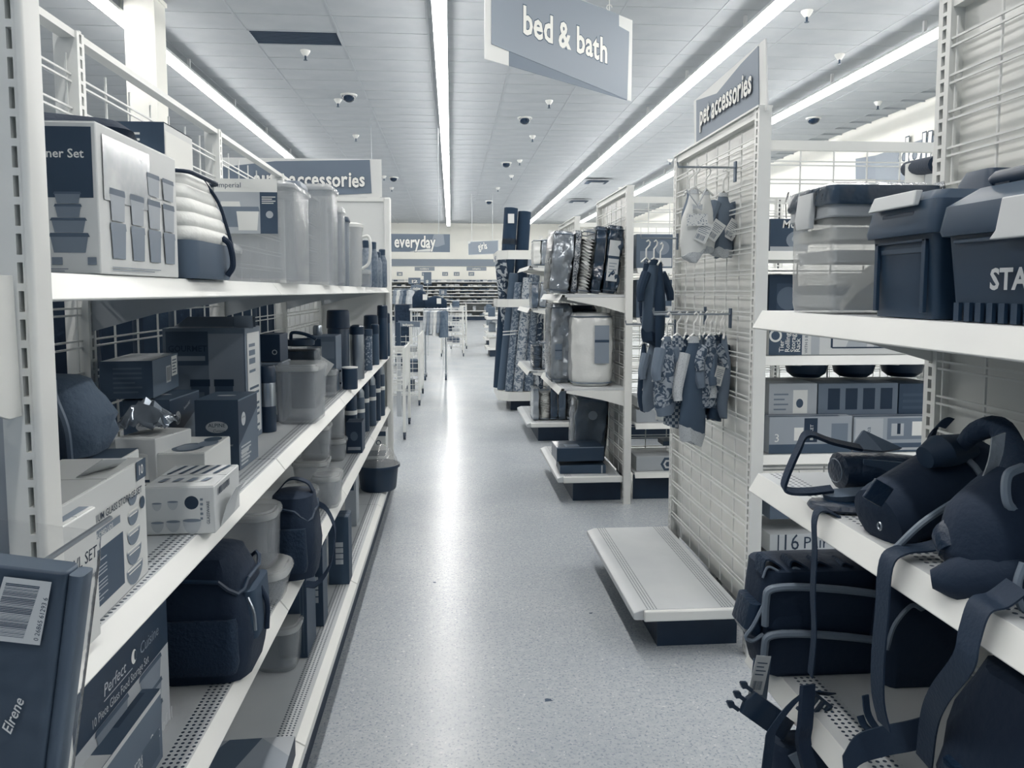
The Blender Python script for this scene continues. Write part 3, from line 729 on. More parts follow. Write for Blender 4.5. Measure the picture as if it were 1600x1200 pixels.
f = obj('torn_flap', MB().loft([[(0, 0, 0), (0, .10, 0), (.001, .10, 0), (.001, 0, 0)], [(.012, .0, .04), (.012, .09, .045), (.013, .09, .045), (.013, 0, .04)], [(.03, .01, .075), (.03, .08, .07), (.031, .08, .07), (.031, .01, .075)]]), paper(.78), b.e); f.location = (b.w+.001, .03, .004)
b.done()
x0, x1, y0, h = fit(216, 322, 709, 771, S2, 1.76)
b = Box('white glassware carton with bowls printed on top, behind the torn one', x0, x1, y0, .20, S2, h, .86); A = b.A
A.disc('T', .62, .32, .035, .05, 1).disc('T', .82, .55, .022, .04, 2).disc('T', .80, .8, .02, .03, 1).disc('T', .62, .32, .025, .035, 2); A.lines('T', .06, .30, .2, .9, 9, 2, .3); A.lines('F', .06, .22, .2, .45, 2, 0, .5); b.done()
def alpine(b, beaut=True):
    A = b.A; A.rect('F', 0, 1, 0, 1, 1); A.rect('T', 0, 1, 0, 1, 1)
    A.disc('F', .5, .62, .028, .015, 3, 24); A.txt('F', 'ALPINE', .5, .62, .0135, 0, align='C', bold=.005); A.txt('F', 'Cuisine', .54, .55, .010, 0, align='C', shear=.25)
    A.txt('F', '10 pcs Glass Bowl Set', .5, .35, .0088, 3, align='C', shear=.3)
    A.rect('R', 0, 1, 0, 1, 2); A.pts('R', [(0, .35), (1, .78), (1, .98), (0, .98)], 0); A.disc('R', .25, .70, .018, .018, 3); A.txt('R', 'ALPINE', .25, .71, .008, 0, align='C'); A.disc('T', .5, .5, .025, .012, 3)
    A.lines('R', .08, .5, .05, .28, 4, 3)
x0, x1, y0, h = fit(307, 375, 626, 735, S2)
b = Box('dark blue ten piece glass bowl set carton standing front centre', x0, x1, y0, .17, S2, h, .24, rz=-.03, pal=[.10, .22, .36, .74, .9]); alpine(b); b.A.lines('R', .1, .6, .1, .35, 5, 3); b.done()
b = Box('dark glass bowl set carton leaning under the stickered box', -.84, -.722, 2.02, .20, S2, .182, .24, rz=-.05, pal=[.10, .22, .36, .74, .9]); alpine(b); b.A.txt('R', 'beautiful', .45, .78, .013, 3, rot=.3, shear=.3); b.done()
b = Box('dark carton with barcode and price sticker on top of the bowl set', -.885, -.76, 2.00, .26, S2+.188, .095, .18, rz=.10, pal=[.08, .22, .32, .75, .9]); A = b.A; A.rect('F', 0, 1, 0, 1, 1).rect('R', 0, 1, 0, 1, 2); A.rect('R', .50, .68, .25, .72, 3).bars('R', .52, .66, .30, .68, 8, 0); A.rect('R', .72, .95, .38, .95, 4).lines('R', .75, .92, .45, .9, 5, 2)
A.lines('F', .25, .8, .15, .9, 6, 2, .4); b.done()
# gourmet jar carton
b = Box('large pale carton of two jars with a dark plaque, open top', -.86, -.618, 2.36, .17, S2, .350, .40, pal=[.09, .24, .36, .55, .80], rz=-.02); A = b.A
A.rect('F', .55, .98, .05, .95, 3).rect('F', .04, .98, .36, .42, 2); A.rect('F', .04, .55, .68, .97, 1); A.txt('F', 'GOURMET', .30, .80, .025, 0, align='C', bold=.02, sx=.95); A.rect('F', .08, .51, .72, .76, 3)
for u in (.44, .73):
    A.rect('F', u-.12, u+.12, .50, .56, 0); A.pts('F', [(u-.11, .50), (u+.11, .50), (u+.11, .25), (u+.06, .15), (u-.06, .15), (u-.11, .25)], 1); A.pts('F', [(u-.08, .45), (u+.05, .45), (u+.05, .25), (u-.08, .25)], 2); A.rect('F', u-.05, u+.05, .10, .15, 0)
A.rect('R', .1, .9, .05, .95, 4); A.lines('R', .2, .8, .05, .5, 9, 1); A.bars('R', .2, .6, .6, .9, 4, 2, vert=False)
f = obj('open_flap', MB().loft([[(0, 0, 0), (.25, 0, 0), (.25, .002, 0), (0, .002, 0)], [(.02, .07, .03), (.23, .07, .03), (.23, .072, .03), (.02, .072, .03)]]), paper(.30), b.e); f.location = (0, .09, .350)
f = obj('open_flap', MB().box(0, .055, 0, .002, 0, .04), paper(.5), b.e, loc=(.20, .04, .348), rot=(.3, 0, .1))
b.done()
# goods at the near left: cloth bag, opened white carton, crumpled film
e = thing('cloth_bag', 'grey and black cloth bag with a zip slumped by the near post', 'bag', (-.745, 1.44, S2+.170), -.1)
obj('body', soft_box(.23, .15, .13, .15, .05, .75, seed=4, crumple=.005), mat('dark_grey_cloth', .27, .8, bump=.3, bscale=60), e)
obj('front_panel', MB().loft([[(-.08, -.100, .035), (.03, -.104, .015), (.03, -.09, .015), (-.08, -.086, .035)], [(-.09, -.108, .080), (.07, -.110, .070), (.07, -.09, .065), (-.09, -.088, .075)], [(-.07, -.090, .150), (.06, -.095, .14), (.06, -.068, .13), (-.07, -.064, .135)]]), mat('mid_grey_cloth', .58, .75, bump=.4, bscale=50), e)
obj('zip', MB().tube(smooth_path([(.095, -.07, .0), (.10, -.085, .06), (.08, -.08, .11), (.06, -.05, .135)]), .006, 6), piping_grey, e)
handle_tube(e, [(-.09, -.10, .10), (-.04, -.115, .115), (.0, -.115, .10), (-.03, -.115, .085), (-.09, -.105, .085)], .004, black_cloth)
b = Box('opened dark carton with white lining under the slumped cloth bag', -.90, -.78, 1.40, .16, S2, .160, .22, rz=-.12); b.A.rect('T', .05, .95, .05, .95, 0)
for k, (lx, ly, rx, ry) in enumerate(((.0, .0, .9, .1), (.12, .0, -.6, .3))):
    obj('open_flap', MB().box(0, .11, -.002, .0, 0, .07), paper(.55), b.e, loc=(lx, ly, .158), rot=(rx, ry, 0))
b.done()
b = Box('small white taped carton between the cloth bag and bowl set', -.76, -.66, 1.78, .14, S2, .130, .80, rz=-.25); b.A.disc('R', .5, .5, .018, .022, 2); b.done()
q = random.Random(3); mb = MB(); n = 10
vs = [( -.06+.12*i/n+q.uniform(-.006, .006), -.05+.10*j/n+q.uniform(-.006, .006), .01+.05*math.sin(i/n*PI)*math.sin(j/n*PI)+q.uniform(0, .022)) for i in range(n+1) for j in range(n+1)]
mb.add(vs, [(i*(n+1)+j, (i+1)*(n+1)+j, (i+1)*(n+1)+j+1, i*(n+1)+j+1) for i in range(n) for j in range(n)])
o = obj('crumpled_film', mb, mat('crumpled_foil', .55, .12, metal=.6)); o.location = (-.71, 1.84, S2+.135); o.modifiers.new('s', 'SOLIDIFY').thickness = .0015
tag(o, 'crumpled shiny wrapping lying on the small taped carton', 'wrapping')
# dark printed boxes behind the thermos
b = Box('dark printed carton standing behind the black and silver thermos', W(404, 560, Y=2.75).x, W(441, 560, Y=2.75).x, 2.75, .14, S2, .21, .50, pal=[.05, .2, .4, .7, .9]); b.A.rect('F', .15, .75, .12, .5, 3).disc('F', .45, .33, .012, .006, 0); b.done()
b = Box('small black carton with a ring mark atop the printed carton', W(402, 560, Y=2.74).x, W(437, 560, Y=2.74).x, 2.75, .13, S2+.213, .095, .07, pal=[.05, .2, .4, .7, .9]); b.A.disc('F', .75, .35, .009, .009, 3).disc('F', .75, .35, .006, .006, 0); b.done()
x0, x1, y0, h = fit(402, 429, 571, 676, S2)
turned('black travel thermos with a wide silver band', (x0+x1)/2, y0+.028, S2, [(.027, 0), (.0275, .004), (.0275, .085)], black_plastic, [(.0275, .162), (.029, .166), (.029, .21), (.025, .218)], black_plastic, 'thermos', 'flask', band=[(.0278, .085), (.0285, .088), (.0285, .16), (.0278, .162)])
x0, x1, y0, h = fit(431, 497, 582, 664, S2)
tub('large clear bread bin tub in front of the wrapped container', (x0+x1)/2, y0+.10, S2, x1-x0, .19, h+.012, .90, .02, rz=-.05)
b = Box('clear wrapped grey container topped by a black pan', W(443, 560, Y=3.05).x, W(492, 560, Y=3.05).x, 3.05, .16, S2, .235, .34, name='wrapped_container', cat='container', m=film_thick, pal=[.1, .3, .4, .6, .8], flaps=False)
obj('content', MB().box(.004, b.w-.004, .004, .155, .002, .225), mat('grey_content', .38, .5, vary=.1, vscale=20), b.e); b.A.rect('F', .1, .9, .45, .5, 0); b.done()
e = thing('frying_pan', 'small black pan with a looped handle on the wrapped container', 'pan', (W(467, 520, Y=3.12).x, 3.13, S2+.242))
obj('pan', MB().lathe([(.045, 0), (.058, .004), (.062, .028), (.060, .028), (.05, .008)], 20), black_plastic, e)
handle_tube(e, [(-.03, -.02, .028), (-.02, -.04, .055), (.03, -.05, .05), (.075, -.05, .03)], .007, black_plastic)
tub('low clear square tub in front of the boxed blender', W(509, 600, Y=3.35).x, 3.42, S2, .075, .10, .105, .88, .02)
b = Box('grey boxed drink set with the word free and two pale capsules', W(480, 560, Y=3.55).x, W(525, 560, Y=3.55).x, 3.55, .18, S2, .255, .33, pal=[.07, .18, .42, .72, .9]); A = b.A; A.rect('F', .08, .48, .55, .95, 0).rect('F', .5, .95, .6, .9, 2).txt('F', 'FREE', .08, .44, .035, 0, bold=.01)
A.rect('F', 0, 1, 0, .38, 1).rect('F', .2, .7, .27, .33, 3).rect('F', .5, .9, .08, .13, 3); b.done()
o = obj('round_stopper', MB().lathe([(.02, 0), (.022, .01), (.022, .035), (.017, .045)], 14), chrome); o.location = (W(494, 520, Y=3.6).x, 3.64, S2+.257); tag(o, 'round steel stopper standing on the grey boxed drink set', 'lid')
o = obj('hang_tag', MB().box(-.035, .035, 0, .001, -.03, .03), paper(.85)); o.location = (W(505, 577, Y=3.3).x, 3.30, S2+.145); o.rotation_euler = (-.2, .6, .1); tag(o, 'tilted white paper tag above the low clear tub', 'tag')
def mughandle(e): handle_tube(e, [(-.04, 0, .085), (-.065, 0, .08), (-.068, 0, .04), (-.04, 0, .025)], .005, black_plastic)
dk = mat('dark_ribbed_plastic', .10, .35)
turned('black mug with a pale rim at the edge of the second shelf', W(545, 590, Y=3.62).x, 3.66, S2, [(.034, 0), (.036, .004), (.036, .098)], dk, [(.036, .098), (.038, .1), (.038, .104), (.03, .104)], white_metal, 'mug', 'cup', extra=mughandle)
turned('wide dark jug with a large ribbed black cap', W(528, 560, Y=3.95).x, 3.98, S2, cylprof(.055, .27), dk, [(.055, .27), (.06, .275), (.056, .36), (.05, .365)], black_plastic, 'insulated_jug', 'flask')
turned('brushed steel tumbler with a black lid, tallest on the second shelf', W(557, 560, Y=4.05).x, 4.08, S2, cylprof(.037, .235), chrome, [(.038, .235), (.04, .24), (.038, .275), (.02, .285)], black_plastic, 'steel_tumbler', 'flask')
fl = pattern_mat('floral_print', .55, .25, 70, thr=.38, rough=.3)
turned('flower patterned tumbler with a dark lid', W(573, 560, Y=4.5).x, 4.52, S2, cylprof(.031, .20), fl, [(.031, .2), (.034, .205), (.033, .24)], MC['dark_lid'], 'tumbler', 'cup')
for px, Y, r, h, g, lab in ((586, 4.85, .026, .25, .22, 'slim dark grey tumbler next to the flowered one'), (580, 5.05, .045, .30, .12, 'tall dark flask with a knurled black cap near the end panel'), (598, 5.25, .034, .36, .10, 'tallest black flask right by the far end post'), (603, 5.5, .03, .30, .16, 'black flask half hidden behind the far end post')):
    turned(lab, W(px, 540, Y=Y).x, Y, S2, cylprof(r, h*.78), mat('flask_%d' % int(g*100), g, .3), [(r*1.02, h*.78), (r*1.05, h*.8), (r, h), (r*.8, h+.006)], black_plastic, 'flask', 'flask')
# ================================================================ LEFT: third shelf (S3)
PB = W(266, 1122, Z=S3)
b = Box('big dark carton of a glass food storage set, third shelf near end', -.80, PB.x, .98, PB.y-.98, S3, .30, .10, pal=[.10, .28, .5, .72, .9]); A = b.A
A.rect('R', 0, 1, 0, 1, 3); A.pts('R', [(0, .52), (1, .53), (1, 1), (0, 1)], 0)
A.txt('R', 'Perfect', .50, .655, .030, 3, shear=.15); A.disc('R', .715, .69, .011, .013, 4).disc('R', .725, .69, .005, .009, 0); A.txt('R', 'Cuisine', .76, .655, .030, 2, shear=.15); A.rect('R', .50, .70, .63, .635, 3); A.txt('R', '10 Piece Glass Food Storage Set', .42, .555, .022, 3, sx=.80)
for v in (.05, .2, .36): A.tub('R', .84, v, .10, .05, 2, 1); A.tub('R', .55, v, .12, .05, 2, 1)
b.done()
PC = W(250, 1077, Z=S3+.13)
b = Box('low dark blue carton with white text on top, leaning on the big one', -.72, PC.x, .96, PC.y-.96, S3, .13, .27, pal=[.10, .24, .34, .78, .9]); A = b.A
A.rect('T', 0, 1, .55, 1, 1); A.rect('T', 0, 1, 0, .55, 3); A.rect('T', .70, .88, .72, .97, 0); A.txt('T', 'function', .82, .735, .024, 4, rot=PI/2)
for k in range(5): A.rect('T', .16+k*.09, .172+k*.09, .62, .90, 3)
A.rect('R', 0, 1, 0, 1, 2); A.rect('R', 0, 1, .93, 1, 3); A.txt('R', 'Storage Set of II', .62, .35, .035, 3); A.rect('R', .8, .97, .1, .5, 1); b.done()
def blackbag(label, cx, cy, z, w, d, h, seed, pockets=True, handle=None, rz=0, top=.7):
    e = thing('cooler_bag', label, 'bag', (cx, cy, z), rz)
    obj('body', soft_box(w, d, h, .25, .05, top, seed=seed, crumple=.003), black_cloth, e)
    if pockets:
        obj('front_pocket', MB().loft([rrect(-w*.42, w*.40, -d*.56, -d*.40, .02, h*.10), rrect(-w*.45, w*.43, -d*.60, -d*.40, .02, h*.18), rrect(-w*.44, w*.42, -d*.59, -d*.40, .02, h*.50), rrect(-w*.42, w*.40, -d*.55, -d*.40, .02, h*.55)]), navy_cloth, e)
        obj('side_pocket', MB().loft([rrect(w*.38, w*.56, -d*.30, d*.32, .02, h*.3), rrect(w*.38, w*.575, -d*.33, d*.35, .03, h*.38), rrect(w*.38, w*.55, -d*.33, d*.35, .03, h*.72)]), mat('mesh_cloth', .17, .8), e)
    obj('zip', MB().tube([(x, y, h*.80+.02*math.sin(i)) for i, (x, y, _) in enumerate(rrect(-w*.47, w*.47, -d*.47, d*.47, .05, 0, 4))], .005, 6, closed=True), mat('zip_grey', .10, .5), e)
    if handle: handle_tube(e, handle, .006, black_cloth)
    return e
e = blackbag('big black lunch cooler at the edge of the third shelf', W(332, 1080, Y=1.75).x-.008, 1.775, S3, .215, .21, .27, 5, handle=[(.115, 0, .18), (.13, .0, .14), (.128, .0, .08)])
obj('zip_pull', MB().tube(smooth_path([(.11, -.09, .19), (.125, -.10, .16), (.128, -.10, .12)]), .0035, 6), chrome, e)
e = blackbag('black insulated bag with a long strap looping over the rail', W(462, 905, Y=2.36).x, 2.36, S3, .14, .17, .245, 9, top=.85, pockets=False)
obj('front_pocket', MB().loft([rrect(-.055, .05, -.105, -.07, .015, .03), rrect(-.06, .055, -.11, -.07, .015, .05), rrect(-.055, .05, -.10, -.07, .015, .16)]), navy_cloth, e)
obj('shoulder_strap', MB().ribbon(smooth_path([(.06, .05, .20), (.10, .0, .19), (.13, -.05, .14), (.125, -.10, .06), (.09, -.13, .01), (.055, -.12, .004)]), (0, .018, .012), .004), black_cloth, e)
obj('grab_loop', MB().ribbon(smooth_path([(-.05, 0, .25), (-.01, 0, .29), (.04, 0, .28), (.06, 0, .25)]), (0, .03, 0), .004), black_cloth, e)
tub('big clear round cornered tub, lower of the stack behind the cooler', W(390, 900, Y=2.12).x, 2.16, S3, .20, .18, .085, .85, .06)
tub('big clear lidded tub, upper of the stack behind the cooler', W(384, 900, Y=2.12).x, 2.16, S3+.1, .165, .16, .15, .92, .05)
for i, (px, Y, w, d, h, lab) in enumerate(((459, 2.80, .14, .15, .12, 'round clear tub just past the strapped black bag'), (508, 3.05, .11, .16, .12, 'clear tub with rounded lid by the rail of shelf three'), (484, 3.42, .15, .18, .10, 'wide clear tub under the stacked tall tub'), (519, 3.9, .13, .15, .10, 'clear square tub in the middle of shelf three'))):
    tub(lab, W(px, 750, Y=Y).x, Y+.06, S3, w, d, h, .88, .04)
tub('tall clear tub stacked on the wide one', W(490, 700, Y=3.42).x, 3.48, S3+.118, .13, .15, .14, .92, .035)
tub('tallest clear tub stacked near the middle of shelf three', W(518, 700, Y=3.9).x, 3.96, S3+.118, .115, .13, .155, .93, .03)
b = Box('black printed carton standing past the clear tubs', W(541, 700, Y=4.1).x, W(566, 700, Y=4.1).x, 4.1, .13, S3, .165, .10, pal=[.05, .16, .3, .6, .9]); b.A.rect('F', .1, .9, .1, .2, 3).disc('F', .5, .55, .02, .025, 2); b.done()
for i, (px, Y, r, h, g, lab) in enumerate(((548, 4.35, .035, .34, .12, 'dark bottle behind the black printed carton'), (562, 4.55, .030, .30, .30, 'grey sports bottle on shelf three'), (570, 4.75, .028, .36, .16, 'tall dark bottle with a pale band on shelf three'), (580, 4.95, .032, .33, .24, 'grey bottle with straw lid on shelf three'), (588, 5.15, .03, .38, .10, 'black bottle near the end of shelf three'), (595, 5.35, .03, .36, .2, 'last bottle on shelf three by the end post'))):
    turned(lab, W(px, 640, Y=Y).x, Y, S3, cylprof(r, h*.8), mat('flask_%d' % int(g*100), g, .3), [(r*.9, h*.8), (r*.9, h*.9), (r*.4, h), (r*.35, h+.01)], [black_plastic, chrome][i % 2], 'bottle', 'bottle', band=[(r*1.01, h*.5), (r*1.04, h*.51), (r*1.04, h*.56), (r*1.01, h*.57)], mb=white_metal)
# ================================================================ LEFT: base deck (S4)
b = Box('pale folded carton flap lying at the near end of the base deck', -.72, -.43, 1.83, .23, S4, .055, .60, rz=.03, flaps=False, pal=[.08, .3, .5, .7, .9]); b.A.pts('T', [(.0, 0), (.45, 0), (.7, 1), (.4, 1)], 1).pts('T', [(.7, 1), (1, .6), (1, 1)], 3).rect('R', 0, 1, 0, 1, 0); b.done()
tub('low clear tub with a labelled lid alone on the base deck', W(427, 1050, Y=2.6).x+.02, 2.62, S4, .15, .19, .145, .88, .05)
for i, (px0, px1, pyb, h, d, lab) in enumerate(((436, 481, 1028, .30, .17, 'first tall dark carton standing on the base deck'), (479, 506, 979, .31, .10, 'second tall dark carton with four windows on the base deck'), (514, 546, 913, .30, .10, 'third tall dark carton with four windows, by the rail'))):
    Y = W(px1, pyb, Z=S4).y
    b = Box(lab, W(px0, pyb, Y=Y).x, W(px1, pyb, Y=Y).x, Y, d, S4, h, .17, pal=[.08, .16, .3, .7, .9], group='tall dark cartons on the base deck'); A = b.A
    if i:
        for k in range(4): A.rect('F', .35, .72, .30+k*.085, .37+k*.085, 3)
    else: A.rect('F', .75, .78, .05, .95, 2).rect('F', .86, .89, .05, .95, 2)
    b.done()
b = Box('clear sided tall box with small windows behind the third dark carton', W(540, 850, Y=4.15).x, W(549, 850, Y=4.15).x+.03, 4.15, .12, S4, .33, .65, pal=[.1, .2, .4, .75, .9]); b.A.rect('F', .2, .8, .6, .75, 1); b.done()
e = thing('cake_carrier', 'dark ribbed round planter tub with a clear dome lid', 'container', (W(594, 765, Y=4.85).x-.02, 4.95, S4))
mb = MB(); rings = []
for r, z in ((.105, 0), (.112, .01), (.125, .14), (.125, .15)):
    rings.append([((r+.003*(k % 2))*math.cos(k*2*PI/48), (r+.003*(k % 2))*math.sin(k*2*PI/48), z) for k in range(48)])
obj('tub', mb.loft(rings), MC['dark_ribbed_plastic'], e)
obj('rim', MB().lathe([(.125, .145), (.140, .147), (.140, .165), (.12, .165)], 32), MC['dark_ribbed_plastic'], e)
obj('dome_lid', MB().lathe([(.128, .165), (.120, .20), (.095, .25), (.055, .285), (.01, .295)], 28), mat('dome_plastic', .85, .08, alpha=.30, spec=1, coat=1, bump=.3, bscale=9), e)
for k, (z, h, g, lab) in enumerate(((S4, .16, .75, 'white printed carton at the end of the base deck, lower'), (S4+.164, .13, .85, 'white printed carton at the end of the base deck, upper'))):
    b = Box(lab, -.60, -.465, 5.38, .20, z, h, g, pal=[.1, .2, .4, .75, .9]); b.A.disc('F', .62, .4, .018, .018, 1).disc('F', .62, .4, .011, .011, 4).rect('F', 0, 1, .75, 1, 1); b.done()
# rear shelves and dark garments added to keep the wire back in shade
for i in range(4):
    y0, y1 = JY[i], JY[i+1]
    rs = obj('rear_shelf', MB().box(XB-.5, XB-.04, y0+.01, y1-.01, 1.00, 1.015).box(XB-.5, XB-.04, y0+.01, y1-.01, .58, .595).box(XB-.5, XB-.04, y0+.01, y1-.01, .16, .2), grey_metal, G1)
dcl = [mat('added_garment_%d' % k, g, .85, bump=.6, bscale=20) for k, g in enumerate((.05, .09, .14, .07))]
for i in range(14):
    y = 1.15+i*.345; g = MB(); q = random.Random(i)
    if y > 5.5: break
    for a, b_ in ((1.03, 1.47), (.62, .96)):
        n = 14; rings = []
        for j in range(5):
            t = j/4; z = b_-(b_-a)*t; ww = .10+.05*t
            rings.append([(XB-.24+(.10+.015*math.sin(k*2.1+i))*math.cos(k*2*PI/n), y+(ww+.02*math.sin(k*3+j))*math.sin(k*2*PI/n), z) for k in range(n)])
        g.loft(rings)
        tag(obj('hanging_garment', g, dcl[i % 4]), 'dark garment added to deepen the shade behind the left wire back', 'clothing', 'garments added to darken the left wire back'); g = MB()
# ================================================================ RIGHT: near unit, top shelf of tool boxes
T1, T2, T3, TD = 1.4535, 1.048, .6065, .202
dkb = mat('navy_black_moulded', .13, .42); dkl = mat('slate_moulded_lid', .19, .40); latch_m = mat('pale_grey_latch', .80, .45)
def ribs(mb, x, y0, y1, z0, z1, n, t=.004):
    for k in range(n): y = y0+(y1-y0)*(k+.5)/n; mb.box(x-t, x+.002, y-.006, y+.006, z0, z1)
    return mb
# clear tote of drawers
ya, yb = 1.52, 1.71; xa = .772; xb = W(1462, 400, Y=ya).x; zt = W(1292, 300, Y=ya).z-T1
e = thing('drawer_tote', 'clear plastic tote with trays inside and a dark film wrapped lid', 'storage box', (xa, ya, T1))
w, d = xb-xa, yb-ya
totem = mat('tote_plastic', .86, .22, alpha=.42, spec=.6)
obj('tote_body', MB().loft([rrect(.006, w-.006, .006, d-.006, .012, 0), rrect(.002, w-.002, .002, d-.002, .014, .02), rrect(0, w, 0, d, .015, zt*.8)]), totem, e)
tray = mat('grey_tray', .74, .45)
for k in range(4):
    z = .012+k*zt*.19
    obj('tray', MB().loft([rrect(.012, w-.012, .012, d-.012, .01, z), rrect(.010, w-.010, .010, d-.010, .01, z+zt*.10), rrect(.012, w-.012, .012, d-.012, .01, z+zt*.10)]), [tray, mat('light_tray', .92, .4)][k % 2], e)
obj('arched_divider', MB().loft([[(w*.12+w*.70*(i/12), .006+q*.002, .02+.085*math.sin(i/12*PI)) for i in range(13)]+[(w*.12+w*.70*(i/12), .006+q*.002, .0+.065*math.sin(i/12*PI)) for i in range(12, -1, -1)] for q in (0, 1)]), MC['light_tray'], e)
obj('collar', MB().loft([rrect(-.004, w+.004, -.004, d+.004, .018, zt*.80), rrect(-.006, w+.006, -.006, d+.006, .018, zt*.81), rrect(-.004, w+.004, -.004, d+.004, .018, zt*.95)]), tray, e)
obj('lid', MB().loft([rrect(-.010, w+.01, -.010, d+.01, .02, zt*.90), rrect(-.012, w+.012, -.012, d+.012, .02, zt*.93), rrect(-.008, w+.008, -.008, d+.008, .02, zt*1.06), rrect(.01, w-.01, .01, d-.01, .02, zt*1.09), rrect(.05, w-.05, .05, d-.05, .02, zt*1.10)]), mat('dark_wrapped_lid', .24, .25, coat=1, bump=.7, bscale=18), e)
obj('clip', MB().loft([rrect(-.022, -.010, d*.30, d*.62, .004, zt*.72), rrect(-.024, -.010, d*.28, d*.64, .004, zt*.80), rrect(-.018, -.006, d*.28, d*.64, .004, zt*1.02)]), latch_m, e)
obj('film_wrap', MB().loft([rrect(-.014, w+.014, -.016, d+.014, .02, zt*.86), rrect(-.016, w+.016, -.018, d+.016, .02, zt*1.0), rrect(-.012, w+.012, -.014, d+.012, .02, zt*1.10)], cap=False), film, e)
# tool box 1, end on
y0, y1 = 1.19, 1.385; x0 = .776; h = W(1400, 305, X=x0).z-T1
e = thing('tool_box', 'dark tool box with a single pale latch, between the clear tote and the big one', 'tool box', (x0, y0, T1)); w, d = .34, y1-y0
obj('body', MB().loft([rrect(.012, w-.01, .008, d-.008, .01, 0), rrect(.004, w-.004, .002, d-.002, .012, h*.70)]), dkb, e)
obj('end_frame', MB().box(-.001, .006, .022, .032, h*.05, h*.62).box(-.001, .006, d-.032, d-.022, h*.05, h*.62).box(-.001, .006, .022, d-.022, h*.60, h*.62), dkb, e, .001)
obj('recessed_panel', MB().box(.004, .008, .035, d-.035, h*.52, h*.56), dkl, e)
obj('lid', MB().loft([rrect(-.006, w+.004, -.006, d+.006, .016, h*.66), rrect(-.008, w+.006, -.008, d+.008, .018, h*.70), rrect(.0, w, .0, d, .018, h*.92), rrect(.02, w-.02, .02, d-.02, .02, h*1.0)]), dkl, e)
obj('handle_recess', MB().box(-.004, .004, .05, d-.045, h*.76, h*.85), black_plastic, e, .004)
obj('latch', MB().loft([[(a, b, c) for a, b, c in ((-.016, .035, h*.88), (-.016, d-.02, h*.88), (-.010, d-.03, h*1.0), (-.010, .04, h*1.0))], [(a+.008, b, c) for a, b, c in ((-.014, .035, h*.88), (-.014, d-.02, h*.88), (-.004, d-.03, h*1.0), (-.004, .04, h*1.0))]]), latch_m, e, .002)
# tool box 2, side on
y0, y1 = .735, 1.17; h = W(1500, 292, X=x0).z-T1
e = thing('tool_box', 'largest dark tool box with white lettering and a black bar handle', 'tool box', (x0, y0, T1)); w, d = .26, y1-y0
body = MB().loft([rrect(.016, w-.01, .012, d-.012, .014, 0), rrect(.004, w-.004, .002, d-.002, .016, h*.66)])
obj('body', ribs(body, .010, .02, d-.02, .0, h*.14, 16, .004), dkb, e)
obj('side_rib', MB().box(-.002, .008, .03, d-.03, h*.58, h*.61), dkl, e, .002)
obj('lid', MB().loft([rrect(-.006, w+.004, -.006, d+.006, .02, h*.64), rrect(-.009, w+.006, -.009, d+.009, .022, h*.68), rrect(-.006, w, -.006, d+.006, .03, h*.86), rrect(.03, w-.02, .02, d-.02, .03, h*.99), rrect(.08, w-.06, .05, d-.05, .02, h*1.0)]), dkl, e)
for yy in (d-.215, .06):
    obj('latch', MB().loft([[(-.018, yy, h*.58), (-.018, yy+.085, h*.58), (-.016, yy+.075, h*.64), (-.012, yy+.07, h*.86), (-.012, yy+.015, h*.86), (-.016, yy+.01, h*.64)], [(-.006, yy, h*.58), (-.006, yy+.085, h*.58), (-.004, yy+.075, h*.64), (.0, yy+.07, h*.86), (.0, yy+.015, h*.86), (-.004, yy+.01, h*.64)]]), latch_m, e, .002)
obj('bar_handle', MB().tube([(.05, d-.05, h*1.03), (.05, d-.055, h*1.05), (.05, .05, h*1.05), (.05, .045, h*1.03)], .013, 12).box(.04, .06, .05, .08, h*.95, h*1.05).box(.04, .06, d-.09, d-.06, h*.95, h*1.05), black_plastic, e)
A = Art(w, d, h, [paper(.78), paper(.4)]); A.txt('L', 'STANLEY', (d-(1.17-W(1547, 415, X=x0).y)-0)/d if 0 else (1.17-W(1546, 415, X=x0).y)/d, .24, .042, 0, bold=.03, space=1.02)
t = A.done(e, 'lettering'); t.location = (.002, 0, 0)
o = obj('tool_case', MB().loft([rrect(0, .10, 0, .10, .015, 0), rrect(0, .10, 0, .10, .015, .26), rrect(.01, .09, .01, .09, .015, .285)]), dkb); o.location = (1.03, 1.42, T1); tag(o, 'small dark moulded case peeking out behind the tool boxes', 'case')
# ---------------------------------------------------------------- near unit, middle shelf: heap of black bags
def B(px, py, Y=None, X=None, Z=None): return W(px, py, Y=Y, X=X, Z=Z)
leather = mat('black_leather', .04, .38, bump=.3, bscale=80)
nyl = black_cloth
pipm = mat('bag_piping', .44, .5)
web = mat('black_webbing', .05, .7, bump=.15, bscale=150)
# far roll pouch with handle
e = thing('tool_pouch', 'black leather tool pouch lying flat with its handle loop over the shelf', 'bag', (0, 0, 0))
q0, q1 = B(1310, 735, Y=1.62), B(1440, 742, Y=1.56)
rr_ = lambda c, a, b: [(c[0], c[1]+a*math.cos(t*2*PI/14), c[2]+b*math.sin(t*2*PI/14)) for t in range(14)]
obj('roll', MB().loft([rr_((q0.x-.004, q0.y, q0.z), .034, .030), rr_(q0, .045, .040), rr_((q0+q1)/2, .05, .045), rr_(q1, .045, .04)]), leather, e)
obj('mesh_panel', MB().loft([[(q0.x+.03, q0.y-.048, T2+.01), (q1.x-.02, q1.y-.05, T2+.01), (q1.x-.02, q1.y-.056, T2+.09), (q0.x+.03, q0.y-.05, T2+.09)], [(q0.x+.03, q0.y-.046, T2+.01), (q1.x-.02, q1.y-.046, T2+.01), (q1.x-.02, q1.y-.046, T2+.09), (q0.x+.03, q0.y-.046, T2+.09)]]), mat('mesh_cloth', .17, .8), e)
